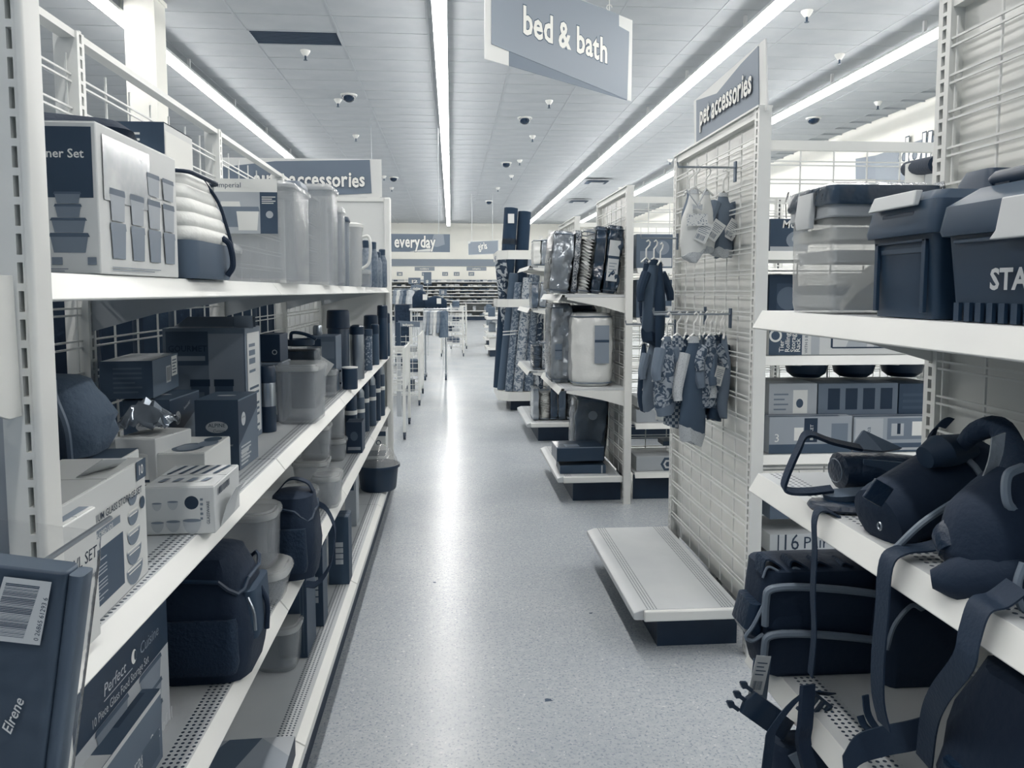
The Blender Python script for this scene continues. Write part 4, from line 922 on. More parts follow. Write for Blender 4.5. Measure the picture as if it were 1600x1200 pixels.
obj('stitching', MB().tube([(q0.x-.008, q0.y+.030*math.cos(t*PI/8), q0.z+.026*math.sin(t*PI/8)) for t in range(16)], .0014, 4, closed=True), pipm, e)
obj('handle', MB().ribbon(smooth_path([B(1345, 700, Y=1.60), B(1300, 690, Y=1.60), B(1262, 678, Y=1.6), B(1248, 700, Y=1.58), B(1226, 752, Y=1.56), B(1230, 766, Y=1.55), B(1262, 768, Y=1.54), B(1300, 764, Y=1.54)], 5), (.0, .018, .008), .007), web, e)
fp = obj('flap', MB().loft([rrect(-.075, .075, -.035, .035, .03, 0), rrect(-.08, .08, -.04, .04, .035, .006), rrect(-.075, .07, -.035, .035, .03, .014)]), leather, e); c = B(1318, 790, Z=T2+.01); fp.location = (c.x+.01, c.y, T2+.001); fp.rotation_euler = (0, 0, -.3)
fp = obj('flap', MB().loft([rrect(-.07, .07, -.03, .03, .03, 0), rrect(-.072, .072, -.033, .033, .03, .012)]), mat('grey_suede', .30, .7), e); fp.location = (c.x+.05, c.y+.035, T2+.018); fp.rotation_euler = (0, -.1, -.15)
fp = obj('top_flap', MB().loft([[B(1330, 700, Y=1.66), B(1350, 672, Y=1.66), B(1410, 700, Y=1.60), B(1380, 705, Y=1.6)], [B(1330, 700, Y=1.66)+Vector((0, .01, -.006)), B(1350, 672, Y=1.66)+Vector((0, .01, -.004)), B(1410, 700, Y=1.60)+Vector((0, .01, -.006)), B(1380, 705, Y=1.6)+Vector((0, .01, -.006))]]), mat('grey_suede', .30, .7), e)
# big slanted duffel with grey piping and an eyelet
e = thing('tool_bag', 'long black tool bag lying slanted with grey piping and a metal eyelet', 'bag', (0, 0, 0))
pa, pb = B(1385, 805, Y=1.33), B(1515, 745, Y=1.36); ax = (pb-pa).normalized(); n2 = 18
def oval(c, ax, a, b, n=18, up=Vector((0, 0, 1))):
    s = ax.cross(up).normalized(); u = s.cross(ax).normalized()
    return [c+s*a*math.cos(t*2*PI/n)+u*b*math.sin(t*2*PI/n) for t in range(n)]
obj('body', MB().loft([oval(pa-ax*.03, ax, .035, .04), oval(pa-ax*.02, ax, .06, .058), oval(pa, ax, .067, .062), oval(pa*.7+pb*.3, ax, .074, .068), oval(pa*.3+pb*.7, ax, .080, .076), oval(pb, ax, .080, .076), oval(pb+ax*.03, ax, .072, .068), oval(pb+ax*.045, ax, .045, .04)]), nyl, e)
obj('piping', MB().tube(smooth_path([B(1398, 858, Y=1.23), B(1440, 818, Y=1.22), B(1490, 785, Y=1.235), B(1530, 764, Y=1.25), B(1532, 750, Y=1.26)], 5), .006, 8), pipm, e)
obj('end_band', MB().tube([oval(pb*.80+pa*.2, ax, .082, .080)[k] for k in range(18)], .006, 6, closed=True), pipm, e)
ey = B(1374, 820, Y=1.29); obj('eyelet', MB().tube([(ey.x-.004, ey.y-.008+.006*math.cos(t*PI/6), ey.z+.006*math.sin(t*PI/6)) for t in range(12)], .002, 6, closed=True), chrome, e)
obj('buckle_patch', MB().box(-.022, .022, -.003, .003, -.02, .02), leather, e, .002, loc=B(1372, 770, Y=1.262), rot=(.2, .5, .2))
obj('side_pocket', MB().loft([oval(B(1445, 715, Y=1.30), Vector((1, .2, .3)).normalized(), .02, .02), oval(B(1470, 705, Y=1.30), Vector((1, .2, .3)).normalized(), .034, .03), oval(B(1510, 700, Y=1.34), Vector((1, .2, .3)).normalized(), .03, .028)]), mat('black_mesh', .09, .6), e)
# harness heap
e = thing('carrier_harness', 'black padded carrier harness heaped at the right with grey edged straps', 'bag', (0, 0, 0))
def blob(name, P, R, m, n=14, par=None):
    P = [B(*p[:2], Y=p[2]) for p in P]; return obj(name, MB().tube(smooth_path(P, 4), [R[min(len(R)-1, int(i/4))]*(1-(i % 4)/4)+R[min(len(R)-1, int(i/4)+1)]*((i % 4)/4) for i in range(4*(len(P)-1)+1)], n), m, par or e)
blob('back_pad', [(1590, 760, 1.12), (1560, 820, 1.10), (1540, 880, 1.10), (1525, 915, 1.10)], [.05, .075, .07, .04], nyl)
blob('waist_pad', [(1455, 905, 1.10), (1500, 905, 1.08), (1560, 900, 1.06), (1640, 905, 1.04)], [.014, .036, .045, .05], nyl)
blob('shoulder_pad', [(1500, 700, 1.30), (1525, 675, 1.27), (1560, 668, 1.24), (1580, 700, 1.20), (1600, 750, 1.15)], [.012, .018, .020, .022, .03], navy_cloth)
obj('upright_strap', MB().ribbon(smooth_path([B(1450, 705, Y=1.38), B(1458, 675, Y=1.38), B(1472, 660, Y=1.38), B(1484, 662, Y=1.38)], 4), (.02, .004, .018), .004), web, e)
obj('edge_binding', MB().tube(smooth_path([B(1598, 730, Y=1.07), B(1575, 742, Y=1.06), B(1572, 775, Y=1.05), B(1582, 795, Y=1.05), B(1610, 800, Y=1.05)], 5), .007, 8), pipm, e)
obj('edge_binding', MB().tube(smooth_path([B(1600, 880, Y=1.0), B(1590, 910, Y=1.0), B(1592, 940, Y=1.0), B(1605, 960, Y=1.0)], 5), .006, 8), pipm, e)
obj('plastic_wrap', MB().ribbon(smooth_path([B(1560, 680, Y=1.12), B(1555, 715, Y=1.12), B(1540, 755, Y=1.12), B(1528, 785, Y=1.13), B(1515, 802, Y=1.14)], 5), (.022, .0, .008), .003), mat('cloudy_wrap', .62, .2, alpha=.7, bump=1, bscale=50), e)
obj('label_slip', MB().ribbon(smooth_path([B(1462, 928, Y=1.12), B(1490, 922, Y=1.09), B(1520, 924, Y=1.06), B(1545, 918, Y=1.05)], 5), (.006, .03, .004), .002), MC['cloudy_wrap'], e)
obj('label_roll', MB().tube([B(1490, 815, Y=1.16), B(1486, 824, Y=1.15), B(1489, 832, Y=1.15)], .006, 8), paper(.85), e)
blob('pocket', [(1500, 820, 1.14), (1495, 840, 1.12), (1500, 865, 1.10)], [.02, .035, .03], leather)
# straps draped over the shelf edge
sp = [B(1372, 812, Y=1.42), B(1330, 816, Y=1.45), Vector((.745, 1.465, 1.062)), Vector((.722, 1.455, 1.045)), B(1273, 860, X=.715), B(1270, 930, X=.715), B(1272, 990, X=.718), B(1266, 1055, X=.72)]
tag(obj('bag_strap', MB().ribbon(smooth_path(sp, 5), (.0, .020, .004), .0025), web), 'thin black strap hanging straight down over the shelf edge', 'strap')
sp = [B(1500, 842, Y=1.18), Vector((.80, 1.215, 1.066)), Vector((.75, 1.205, 1.066)), Vector((.722, 1.20, 1.045)), B(1378, 960, X=.716), B(1372, 1030, X=.716), B(1372, 1090, X=.72), B(1382, 1135, X=.73)]
tag(obj('bag_strap', MB().ribbon(smooth_path(sp, 5), (.0, .038, .0), .003), web), 'wide black strap falling from the shelf edge behind the thin one', 'strap')
sp = [B(1590, 915, Y=.99), Vector((.765, .995, 1.066)), Vector((.735, .99, 1.060)), Vector((.718, .985, 1.02)), B(1505, 1035, X=.712), B(1468, 1085, X=.73), B(1452, 1125, X=.76), B(1444, 1190, X=.78)]
tag(obj('bag_strap', MB().ribbon(smooth_path(sp, 5), (.0, .042, .004), .003), web), 'widest black strap curling down at the right of the lower shelf', 'strap')
# lower shelf: pocketed tool organiser, buckles, tags
x0, x1 = B(1192, 1070, Y=1.66).x, B(1392, 1070, Y=1.66).x; w = x1-x0
e = thing('tool_organiser', 'black pocketed tool bag with grey curved piping standing on the low shelf', 'bag', ((x0+x1)/2, 1.735, T3)); h = B(1250, 895, Y=1.66).z-T3
obj('body', soft_box(w, .15, h, .10, .04, .96, seed=12, crumple=.002, k0=.92), nyl, e)
for z, dx in ((h*.88, 0), (h*.44, .004)):
    P = [(-w*.50, -.078, z-.09), (-w*.505, -.084, z-.03), (-w*.48, -.088, z-.002), (-w*.30, -.092, z+.004), (0, -.092, z-.004), (w*.3, -.09, z-.018), (w*.48, -.088, z-.034)]
    obj('piping', MB().tube(smooth_path(P, 5), .009, 8), pipm, e)
    obj('pocket', MB().loft([[(p[0]*.99, p[1]+.005, p[2]-.004) for p in P]+[(w*.48, -.075, z-.10), (-w*.48, -.075, z-.10)], [(p[0]*.99, p[1]+.03, p[2]-.004) for p in P]+[(w*.48, -.05, z-.10), (-w*.48, -.05, z-.10)]]), nyl, e)
for k in range(5):
    cx = -w*.42+k*w*.2
    obj('scalloped_loop', MB().ribbon(smooth_path([(cx-.022, -.03, h-.012), (cx-.018, -.035, h+.026-k*.004), (cx+.012, -.035, h+.014-k*.004), (cx+.030, -.045, h-.006)], 4), (.0, .05, .0), .004), navy_cloth, e)
    obj('loop_edge', MB().tube(smooth_path([(cx-.024, -.058, h-.016), (cx-.014, -.060, h+.010-k*.004), (cx+.008, -.062, h+.002-k*.004), (cx+.030, -.066, h-.014)], 4), .003, 6), pipm, e)
obj('end_pocket', MB().loft([rrect(-w*.60, -w*.48, -.06, .03, .015, h*.38), rrect(-w*.63, -w*.48, -.065, .035, .015, h*.45), rrect(-w*.58, -w*.48, -.06, .035, .015, h*.68)]), leather, e)
obj('end_pocket_edge', MB().tube(smooth_path([(-w*.50, -.07, h*.70), (-w*.58, -.07, h*.50), (-w*.635, -.07, h*.40), (-w*.58, -.07, h*.36), (-w*.5, -.07, h*.42)], 4), .0045, 6), pipm, e)
e = thing('tool_organiser', 'second black pocket bag deeper on the low shelf behind the wide strap', 'bag', (1.07, 1.68, T3))
obj('body', soft_box(.20, .18, .26, .12, .03, .9, seed=15, crumple=.003), nyl, e)
obj('piping', MB().tube(smooth_path([(-.11, -.10, .10), (-.10, -.11, .16), (-.06, -.105, .20), (-.03, -.10, .19), (-.02, -.10, .235), (.05, -.10, .225)], 5), .005, 7), pipm, e)
def pricetag(label, px, py, Y, w=.035, h=.06, rot=(0, 0, 0), lines=True):
    e = thing('price_tag', label, 'tag', B(px, py, Y=Y), rot=rot)
    obj('card', MB().box(-w/2, w/2, 0, .0012, -h/2, h/2), paper(.80), e)
    A = Art(w, .001, h, [paper(.25)]); A.lines('F', .15, .85, .50, .9, 4, 0, .3); A.bars('F', .15, .85, .12, .35, 9, 0); t = A.done(e); t.location = (-w/2, 0, -h/2); return e
pricetag('white price tag dangling from the left end of the tool organiser', 1187, 1055, 1.56, .040, .085, (0, .25, .3))
o = obj('folded_card', MB().box(-.025, .025, 0, .0012, -.05, .05), mat('slate_card', .3, .5)); o.location = B(1188, 1062, Y=1.57); o.rotation_euler = (0, .1, .35); tag(o, 'slate coloured card behind the dangling price tag', 'tag')
# buckle pieces
e = thing('strap_buckle', 'black three pronged plastic buckle hanging at the end of a strap', 'buckle', B(1190, 1112, Y=1.50), rot=(0, math.radians(38), .15))
obj('buckle_body', MB().loft([rrect(-.045, .050, -.006, .006, .005, -.026), rrect(-.052, .052, -.008, .008, .006, 0), rrect(-.045, .050, -.006, .006, .005, .026)]), black_plastic, e)
for zz in (-.024, 0, .024):
    obj('prong', MB().loft([[(-.05, -.004, zz-.004), (-.05, .004, zz-.004), (-.05, .004, zz+.004), (-.05, -.004, zz+.004)], [(-.066, -.004, zz-.004), (-.066, .004, zz-.004), (-.066, .004, zz+.004), (-.066, -.004, zz+.004)], [(-.072, -.004, zz-.008), (-.072, .004, zz-.008), (-.072, .004, zz+.008), (-.072, -.004, zz+.008)], [(-.083, -.003, zz-.002), (-.083, .003, zz-.002), (-.083, .003, zz+.002), (-.083, -.003, zz+.002)]]), black_plastic, e)
obj('strap', MB().ribbon(smooth_path([(.05, 0, 0), (.08, .01, -.002), (.11, .03, -.004), (.13, .06, -.01)], 4), (0, .004, .045), .004), web, e)
e = thing('slide_buckle', 'black slotted strap adjuster beside the three pronged buckle', 'buckle', B(1272, 1105, Y=1.52), rot=(0, math.radians(40), .1))
for k in range(4): obj('crossbar', MB().box(-.030+k*.018, -.022+k*.018, -.004, .004, -.022, .022), black_plastic, e, .001)
obj('side_rail', MB().box(-.032, .034, -.004, .004, .020, .027), black_plastic, e, .001); obj('side_rail', MB().box(-.032, .034, -.004, .004, -.027, -.020), black_plastic, e, .001)
sp = [B(1300, 1085, Y=1.55), B(1255, 1085, Y=1.50), B(1210, 1135, Y=1.46), B(1202, 1165, Y=1.45), B(1196, 1215, Y=1.44)]
tag(obj('dangling_strap', MB().ribbon(smooth_path(sp, 5), (.022, .006, .0), .003), web), 'black strap end dangling toward the floor under the buckle', 'strap')
sp = [B(1262, 1070, Y=1.5), B(1258, 1130, Y=1.47), B(1255, 1160, Y=1.47), B(1268, 1215, Y=1.45)]
tag(obj('dangling_strap', MB().ribbon(smooth_path(sp, 5), (.030, .006, .0), .012), black_cloth), 'thick padded strap hanging by the strap adjuster', 'strap')
# bag on the base deck of that unit, dark bag at right below
x0, x1 = B(1216, 1175, Y=1.52).x, B(1340, 1175, Y=1.52).x; zt = B(1250, 1172, Y=1.52).z
e = thing('tool_bag', 'open black bag with a grey band on the lowest deck, only its top showing', 'bag', ((x0+x1)/2, 1.56, TD))
obj('body', MB().loft([rrect(-.08, .08, -.03, .03, .02, 0), rrect((x0-x1)/2*.95, (x1-x0)/2*.95, -.035, .035, .02, .02), rrect((x0-x1)/2, (x1-x0)/2, -.04, .04, .03, zt-TD-.01), rrect((x0-x1)/2*.94, (x1-x0)/2*.94, -.035, .035, .03, zt-TD)]), nyl, e)
obj('grey_band', MB().ribbon([(-.055, -.046, zt-TD-.002), (-.03, -.048, zt-TD-.04), (.0, -.050, zt-TD-.10)], (.028, 0, .012), .004), pipm, e)
e = thing('work_bag', 'bulky black bag with a printed label on the low shelf under the harness', 'bag', (.935, 1.05, T3))
obj('body', soft_box(.30, .22, .31, .2, .06, .75, seed=21, crumple=.005), nyl, e)
obj('side_pocket', MB().loft([rrect(-.18, -.10, -.09, .06, .03, .02), rrect(-.19, -.10, -.10, .07, .03, .05), rrect(-.175, -.10, -.09, .06, .03, .16)]), leather, e)
obj('snap', MB().lathe([(.006, 0), (.006, .003), (.004, .005)], 8), chrome, e, loc=(-.192, .03, .05))
A = Art(.09, .001, .05, [paper(.10), paper(.7)]); A.rect('F', 0, 1, 0, 1, 0).lines('F', .1, .9, .5, .9, 4, 1, .35); A.bars('F', .2, .9, .1, .4, 12, 1)
t = A.done(e, 'printed_label'); t.location = (-.13, -.128, .03); t.rotation_euler = (0, .35, 0)
e = thing('waist_belt', 'black padded waist belt lying across the low shelf below the wide straps', 'belt', (0, 0, 0))
obj('belt', MB().ribbon(smooth_path([B(1318, 1205, Y=1.30), B(1340, 1172, Y=1.30), B(1380, 1158, Y=1.29), B(1420, 1150, Y=1.27), B(1450, 1142, Y=1.26)], 5), (.0, .012, .050), .006), web, e)
for k, (a, b_) in enumerate((((1352, 1086), (1378, 1150)), ((1344, 1118), (1376, 1152)))):
    m_ = ((a[0]+b_[0])/2-8, (a[1]+b_[1])/2); obj('belt_end', MB().ribbon(smooth_path([B(*a, Y=1.33), B(*m_, Y=1.32), B(*b_, Y=1.30)], 4), (.014, .004, .0), .003), web, e)
# ================================================================ goods on the cross run behind the grid unit
def rbox(label, xl, xr, yt, yb, z, Y, d, g, **k):
    x0, x1 = W(xl, yb, Y=Y).x, W(xr, yb, Y=Y).x; h = W(xl, yt, Y=Y).z-z
    return Box(label, x0, x1, Y, d, z, h, g, **k)
Z0, Z1, Z2, Z3 = 1.668, 1.226, .802, .202
b = rbox('white rolling rack carton with a dark title block on the cross shelf', 1201, 1418, 500, 556, Z1, 3.18, .26, .84, pal=[.10, .24, .5, .7, .92]); A = b.A
A.rect('F', 0, .235, 0, 1, 1)
for i, (t, u) in enumerate((('Tier', .105), ('Rolling', .147), ('Storage', .187), ('Rack', .222))): A.txt('F', t, u, .08, .030, 4, rot=PI/2, bold=.01)
A.disc('F', .045, .55, .028, .028, 4).disc('F', .045, .55, .019, .019, 1); A.txt('F', 'WITH 5 BASKETS', .275, .05, .018, 1, rot=PI/2); A.rect('F', .3, .36, 0, 1, 3)
for a, c, d_, e_ in ((.45, .98, .18, .22), (.45, .98, .78, .82)): A.rect('F', a, c, d_, e_, 0)
A.rect('F', .44, .455, .2, .8, 0); A.pts('F', [(.55, .22), (.60, .75), (.72, .75), (.70, .22)], 3).pts('F', [(.75, .22), (.80, .78), (.95, .78), (.9, .22)], 3).disc('F', .83, .6, .02, .01, 2); b.done()
b = rbox('small dark carton at the right end of the rolling rack shelf', 1420, 1462, 530, 556, Z1, 3.18, .2, .22); b.A.lines('F', .3, .9, .2, .8, 4, 3); b.done()
b = rbox('dark blue carton high on the cross shelf left of the clear tote', 1201, 1260, 430, 492, 1.385, 3.22, .2, .12, pal=[.05, .2, .35, .5, .8]); b.A.rect('F', .2, .8, .2, .8, 1).disc('F', .5, .45, .05, .05, 2); b.done()
b = rbox('wide pale carton at the back of the cross shelf beyond the tool boxes', 1262, 1440, 430, 492, 1.385, 3.22, .2, .16); b.done()
b = rbox('dark toy carton with white letters on the top cross shelf', 1203, 1262, 342, 394, Z0, 3.20, .2, .18, pal=[.05, .3, .5, .7, .92]); b.A.txt('F', 'MUS', .30, .72, .045, 4, bold=.02, shear=.15); b.A.disc('F', .75, .35, .055, .04, 2).disc('F', .75, .38, .03, .02, 3).rect('F', 0, 1, .0, .15, 3); b.done()
b = rbox('white box with a dark lid strip standing high behind the tote', 1440, 1475, 248, 394, Z0, 3.24, .15, .86, pal=[.06, .3, .5, .7, .92]); b.A.rect('F', 0, 1, .98, 1, 0); b.done()
p = W(1458, 258, Y=3.05); e = thing('rolled_mat', 'black rolled mat with a round pale end label behind the tote lid', 'roll', (p.x, 3.02, 2.06 if 0 else p.z), rot=(0, 0, .0))
p2 = W(1420, 264, Y=3.5)
obj('roll', MB().cyl((0, 0, 0), (p2.x-p.x, .48, p2.z-p.z), .036, n=16), black_cloth, e); obj('end_label', MB().cyl((.0, -.003, 0), (.0, 0, 0), .024, n=16), paper(.8), e)
for i, (l, r, g, lab) in enumerate(((1201, 1276, .70, 'pale carton with a small picture, left on the third cross shelf'), (1278, 1402, .42, 'carton with four black label blocks on the third cross shelf'), (1404, 1462, .20, 'dark carton at the right on the third cross shelf'))):
    b = rbox(lab, l, r, 600, 642, Z2+.150, 3.22, .24, g, pal=[.08, .25, .45, .68, .92]); A = b.A
    if i == 0: A.rect('F', .5, .8, .1, .8, 4).disc('F', .64, .4, .016, .02, 1).lines('F', .1, .4, .2, .8, 4, 2, .3)
    if i == 1:
        for k in range(4): A.rect('F', .12+k*.22, .27+k*.22, .2, .85, 0)
    if i == 2: A.lines('F', .1, .9, .2, .8, 3, 1)
    b.done()
for i, (l, r, lab) in enumerate(((1201, 1330, 'pale carton marked 3 basket, lower left of the third cross shelf'), (1333, 1462, 'carton with kitchen picture, lower right of the third cross shelf'))):
    b = rbox(lab, l, r, 652, 706, Z2, 3.16, .28, .62, pal=[.08, .25, .45, .72, .92]); A = b.A; A.rect('F', 0, 1, 0, .25, 1)
    if i == 0: A.txt('F', '3', .06, .32, .05, 4); A.rect('F', .42, .58, .3, .95, 0).rect('F', .75, .95, .3, .8, 2); A.txt('F', 'BASKET', .53, .35, .020, 4, rot=PI/2); A.rect('F', .3, .41, .35, .7, 4)
    else: A.rect('F', .02, .35, .3, .95, 3).rect('F', .40, .95, .35, .95, 2).rect('F', .45, .6, .45, .8, 3).rect('F', .7, .9, .45, .85, 4).rect('F', .52, .56, .5, .8, 0).txt('F', 'Sea', .2, .45, .03, 1, rot=PI/2); A.lines('F', .3, .9, .05, .2, 1, 3)
    A.lines('T', 0, 1, 0, 1, 6, 1, .5); b.done()
for i, px in enumerate((1262, 1336, 1412)):
    e = thing('wire_basket', 'round rimmed dark basket under the rolling rack shelf, number %s from the post' % ('one', 'two', 'three')[i], 'basket', (W(px, 600, Y=3.38).x, 3.40, Z2+.305 if i != 2 else Z2+.305))
    obj('rim', MB().tube([(.10*math.cos(t*PI/10), .085*math.sin(t*PI/10), .06) for t in range(20)], .005, 6, closed=True), [grey_metal, chrome, white_metal][i], e)
    obj('bowl', MB().lathe([(.06, 0), (.085, .02), (.095, .06), (.085, .055), (.05, .01)], 18), dkb, e)
b = rbox('carton lettered 16 pair on the lowest cross shelf', 1202, 1345, 836, 874, Z3+.155, 3.18, .28, .74, pal=[.08, .3, .5, .7, .9]); A = b.A; A.rect('F', .085, .10, .02, .98, 0).txt('F', '16', .12, .16, .10, 0, sx=.85).txt('F', 'Pair', .36, .22, .075, 0); b.done()
b = rbox('pale speckled carton under the 16 pair carton', 1202, 1350, 877, 930, Z3, 3.17, .28, .60, m=pattern_mat('speckled_card', .45, .68, 40, thr=.25)); b.done()
b = rbox('dusky grey carton above the 16 pair carton', 1202, 1310, 790, 834, Z3+.30, 3.20, .25, .34); b.A.rect('F', .55, .6, 0, 1, 0); b.done()
# ================================================================ goods on the run behind the comforter unit
YY = 5.38
for (l, r, t, bt, z, g, lab, pic) in ((994, 1052, 366, 419, 1.662, .34, 'dark patterned package on the top pet shelf behind the hanging coats', 1), (994, 1052, 437, 497, 1.312, .28, 'dark grey carton on the second pet shelf in the gap', 1),
        (996, 1022, 622, 640, .557+.11, .72, 'pale shallow carton, top of the stack in the gap', 0), (994, 1054, 641, 661, .557, .66, 'wide pale shallow carton, bottom of the stack in the gap', 0), (994, 1054, 714, 750, .202, .70, 'pale carton with a dark hexagon mark on the lowest shelf in the gap', 2)):
    b = rbox(lab, l, r, t, bt, z, YY, .28, g, pal=[.10, .22, .5, .8, .9]); A = b.A
    if pic == 1: A.rect('F', .1, .45, .15, .5, 2).disc('F', .7, .6, .05, .05, 2).rect('F', .5, .95, .05, .3, 3)
    if pic == 2: A.disc('F', .82, .45, .055, .055, 1, 6).disc('F', .82, .45, .035, .035, 3, 6).disc('F', .82, .45, .02, .02, 1, 6)
    b.done()
b = rbox('small dark carton at the back right of the lowest pet shelf', 1036, 1056, 690, 712, .36, 5.5, .15, .2); b.done()
# ================================================================ pet clothes on face-out arms
def facearm(label, y, z, x1, n=1):
    e = thing('display_arm', None, None, (1.2, y, z)); e.parent = E2
    obj('arm', MB().tube([(0, 0, 0), (x1-1.2, 0, 0), (x1-1.2-.004, 0, .02)], .0045, 8), chrome, e)
    obj('backplate', MB().box(-.008, -.002, -.012, .012, -.06, .025), mat('dark_steel', .30, .4, metal=.6), e)
    return e
zA = W(1155, 262, Y=3.2).z; zB = W(1148, 502, Y=3.2).z
facearm('steel arm holding the upper bunch of pet coats', 3.20, zA, .95)
facearm('steel arm for the big lower bunch of pet clothes', 3.22, zB+.03, .86); facearm('second steel arm behind the big lower bunch', 3.55, zB+.03, .95)
facearm('steel arm near the far post with dark pet coats', 4.02, W(1050, 372, Y=4.0).z, 1.0); facearm('lower steel arm near the far post', 4.04, W(1050, 507, Y=4.0).z, .93)
dots = pattern_mat('dotted_trim', .10, .75, 260, thr=.22); plaid = pattern_mat('plaid_cloth', .22, .66, 75, 'check'); camo = pattern_mat('patterned_cloth', .22, .60, 30, 'scroll', thr=.5)
C1 = mat('white_knit', .88, .8); C2 = mat('grey_knit', .40, .85); C3 = mat('dark_knit', .08, .85); C4 = mat('mid_knit', .26, .85)
def petcoat(label, loc, rz, w, h, m, trim=None, tagc=True, hanger=True, kind=0, seed=0, group=None, top=None):
    q = random.Random(seed); e = thing('pet_coat', label, 'pet clothing', loc, rz, group)
    prof = [[(0, .30), (.12, .42), (.25, .95), (.38, .72), (.6, .82), (.85, .98), (1, .70)], [(0, .28), (.1, .55), (.18, 1.1), (.32, .9), (.40, .6), (.7, .7), (1, .82)], [(0, .15), (.2, .30), (.4, .55), (.75, .62), (.92, .5), (1, .15)]][kind]
    def hw(t):
        for (a, b_), (c, d_) in zip(prof, prof[1:]):
            if t <= c: return (b_+(d_-b_)*(t-a)/(c-a))*w/2
        return prof[-1][1]*w/2
    z0 = -.085 if hanger else -.01; rings = []; n = 26; N = 16; ph = q.uniform(0, 6)
    import mathutils.noise as mn
    for j in range(N+1):
        t = j/N; a = hw(t); th = .010+.020*math.sin(min(1, t*1.2)*PI*.8); ring = []
        for k in range(n):
            x = a*math.cos(k*2*PI/n); f = mn.noise(Vector((x*34+ph, seed*3.1, t*2.2)))
            ring.append((x+.006*f*(t > .05), th*math.sin(k*2*PI/n)*(1+.5*f)+.020*f*min(1, t*3), z0-h*t-(.10*h*x/w*(1 if seed % 2 else -1)+.02*f if j > N-3 else 0)))
        rings.append(ring)
    obj('cloth', MB().loft(rings), m, e)
    if kind != 2:
        for s_ in (-1, 1):
            p0_ = Vector((s_*w*.30, 0, z0-h*.16)); p1_ = p0_+Vector((s_*w*.28, -.012, -h*(.18+.14*q.random()))); p2_ = p1_+Vector((s_*w*.02, -.01, -h*.12))
            obj('sleeve', MB().tube(smooth_path([p0_, p1_, p2_], 4), [.026, .026, .025, .024, .023, .022, .020, .019, .018], 10), trim if (trim and seed % 3) else m, e)
    if trim:
        obj('trim', MB().loft([[(x*1.04, y*1.2, z) for x, y, z in rings[j]] for j in (N-2, N-1, N)]), trim, e)
        obj('collar', MB().loft([[(x*1.08, y*1.15, z) for x, y, z in rings[j]] for j in (0, 1)]), trim, e)
    if hanger:
        obj('hanger', MB().tube([(0, 0, .008), (.012, 0, .016), (.022, 0, .006), (.018, 0, -.01), (0, 0, -.03), (0, 0, -.075)], .004, 6).tube([(-w*.22, 0, z0-.015), (0, 0, -.075), (w*.22, 0, z0-.015)], .005, 6), white_metal, e)
    if tagc:
        tg = obj('price_card', MB().box(-.028, .028, 0, .001, -.042, .042), paper(.86), e, loc=(w*.15, -.04, z0-h*(.45+.2*q.random())), rot=(.1, q.uniform(.2, .7), q.uniform(-.3, .3)))
        A = Art(.056, .001, .084, [paper(.4)]); A.lines('F', .1, .9, .45, .9, 5, 0, .3); A.bars('F', .1, .8, .1, .35, 8, 0); t = A.done(tg); t.location = (-.028, 0, -.042)
    return e
U = [(1085, 287, 3.20, 0, .19, .36, C1, dots, 'white pet dress with dotted hem and bow, front of the upper bunch'), (1103, 290, 3.26, .25, .17, .33, C1, dots, 'second white pet dress with dotted hem behind the first'), (1076, 290, 3.30, -.3, .10, .30, MC['film'] if 0 else C2, None, 'plastic wrapped grey pet top at the left of the upper bunch'), (1130, 292, 3.30, .35, .13, .34, C2, dots, 'slim grey pet coat at the right of the upper bunch')]
for i, (px, py, Y, rz, w, h, m, tr, lab) in enumerate(U):
    p = W(px, py, Y=Y); e = petcoat(lab, (p.x, Y, zA-.008), rz, w, h-.06, m, tr, i != 2, True, 2 if i < 3 else 0, i)
    if i == 0: obj('bow', MB().loft([[(-.02, -.05, -.15), (-.02, -.04, -.15), (-.02, -.04, -.175), (-.02, -.05, -.175)], [(0, -.05, -.160), (0, -.045, -.160), (0, -.045, -.166), (0, -.05, -.166)], [(.02, -.05, -.15), (.02, -.04, -.15), (.02, -.04, -.175), (.02, -.05, -.175)]]), dots, e); obj('strap_vee', MB().tube([(-.045, -.035, -.09), (0, -.05, -.158), (.04, -.035, -.085)], .004, 6), dots, e); obj('word_patch', MB().box(-.045, .045, -.047, -.044, -.24, -.19), pattern_mat('lettered_patch', .45, .85, 120, thr=.3), e)
L_ = [(1046, camo, C2, .18, .33, 0, 'printed long pet shirt at the left end of the lower bunch'), (1062, plaid, None, .22, .40, 1, 'plaid pet shirt with sleeves in the lower bunch'), (1076, C3, None, .20, .34, 1, 'black pet shirt behind the plaid one'), (1088, C4, dots, .22, .46, 0, 'longest mid blue pet coat hanging in the middle of the lower bunch'),
      (1098, C2, None, .18, .38, 0, 'plain grey pet coat in the middle of the lower bunch'), (1106, C4, None, .20, .36, 1, 'mid blue pet shirt right of the middle'), (1114, camo, None, .18, .30, 0, 'patterned pet coat right of the middle'), (1122, MC['slate_cloth'], C3, .20, .38, 1, 'grey pet coat with dark edging near the right end'), (1130, C3, None, .16, .34, 0, 'black pet coat at the right end of the lower bunch'), (1136, C2, None, .13, .36, 2, 'last thin grey pet coat against the grid')]
for i, (px, m, tr, w, h, kd, lab) in enumerate(L_):
    Y = 3.19+.04*(i % 3)+.006*i; p = W(px-4, 510, Y=Y); petcoat(lab, (p.x, Y, zB+.022), [.5, .2, .9, .3, 1.1, .7, .4, .9, .6, 1.0][i], w*.66, h, m, tr, i in (4, 6), True, kd, 20+i, 'pet clothes on the lower arm')
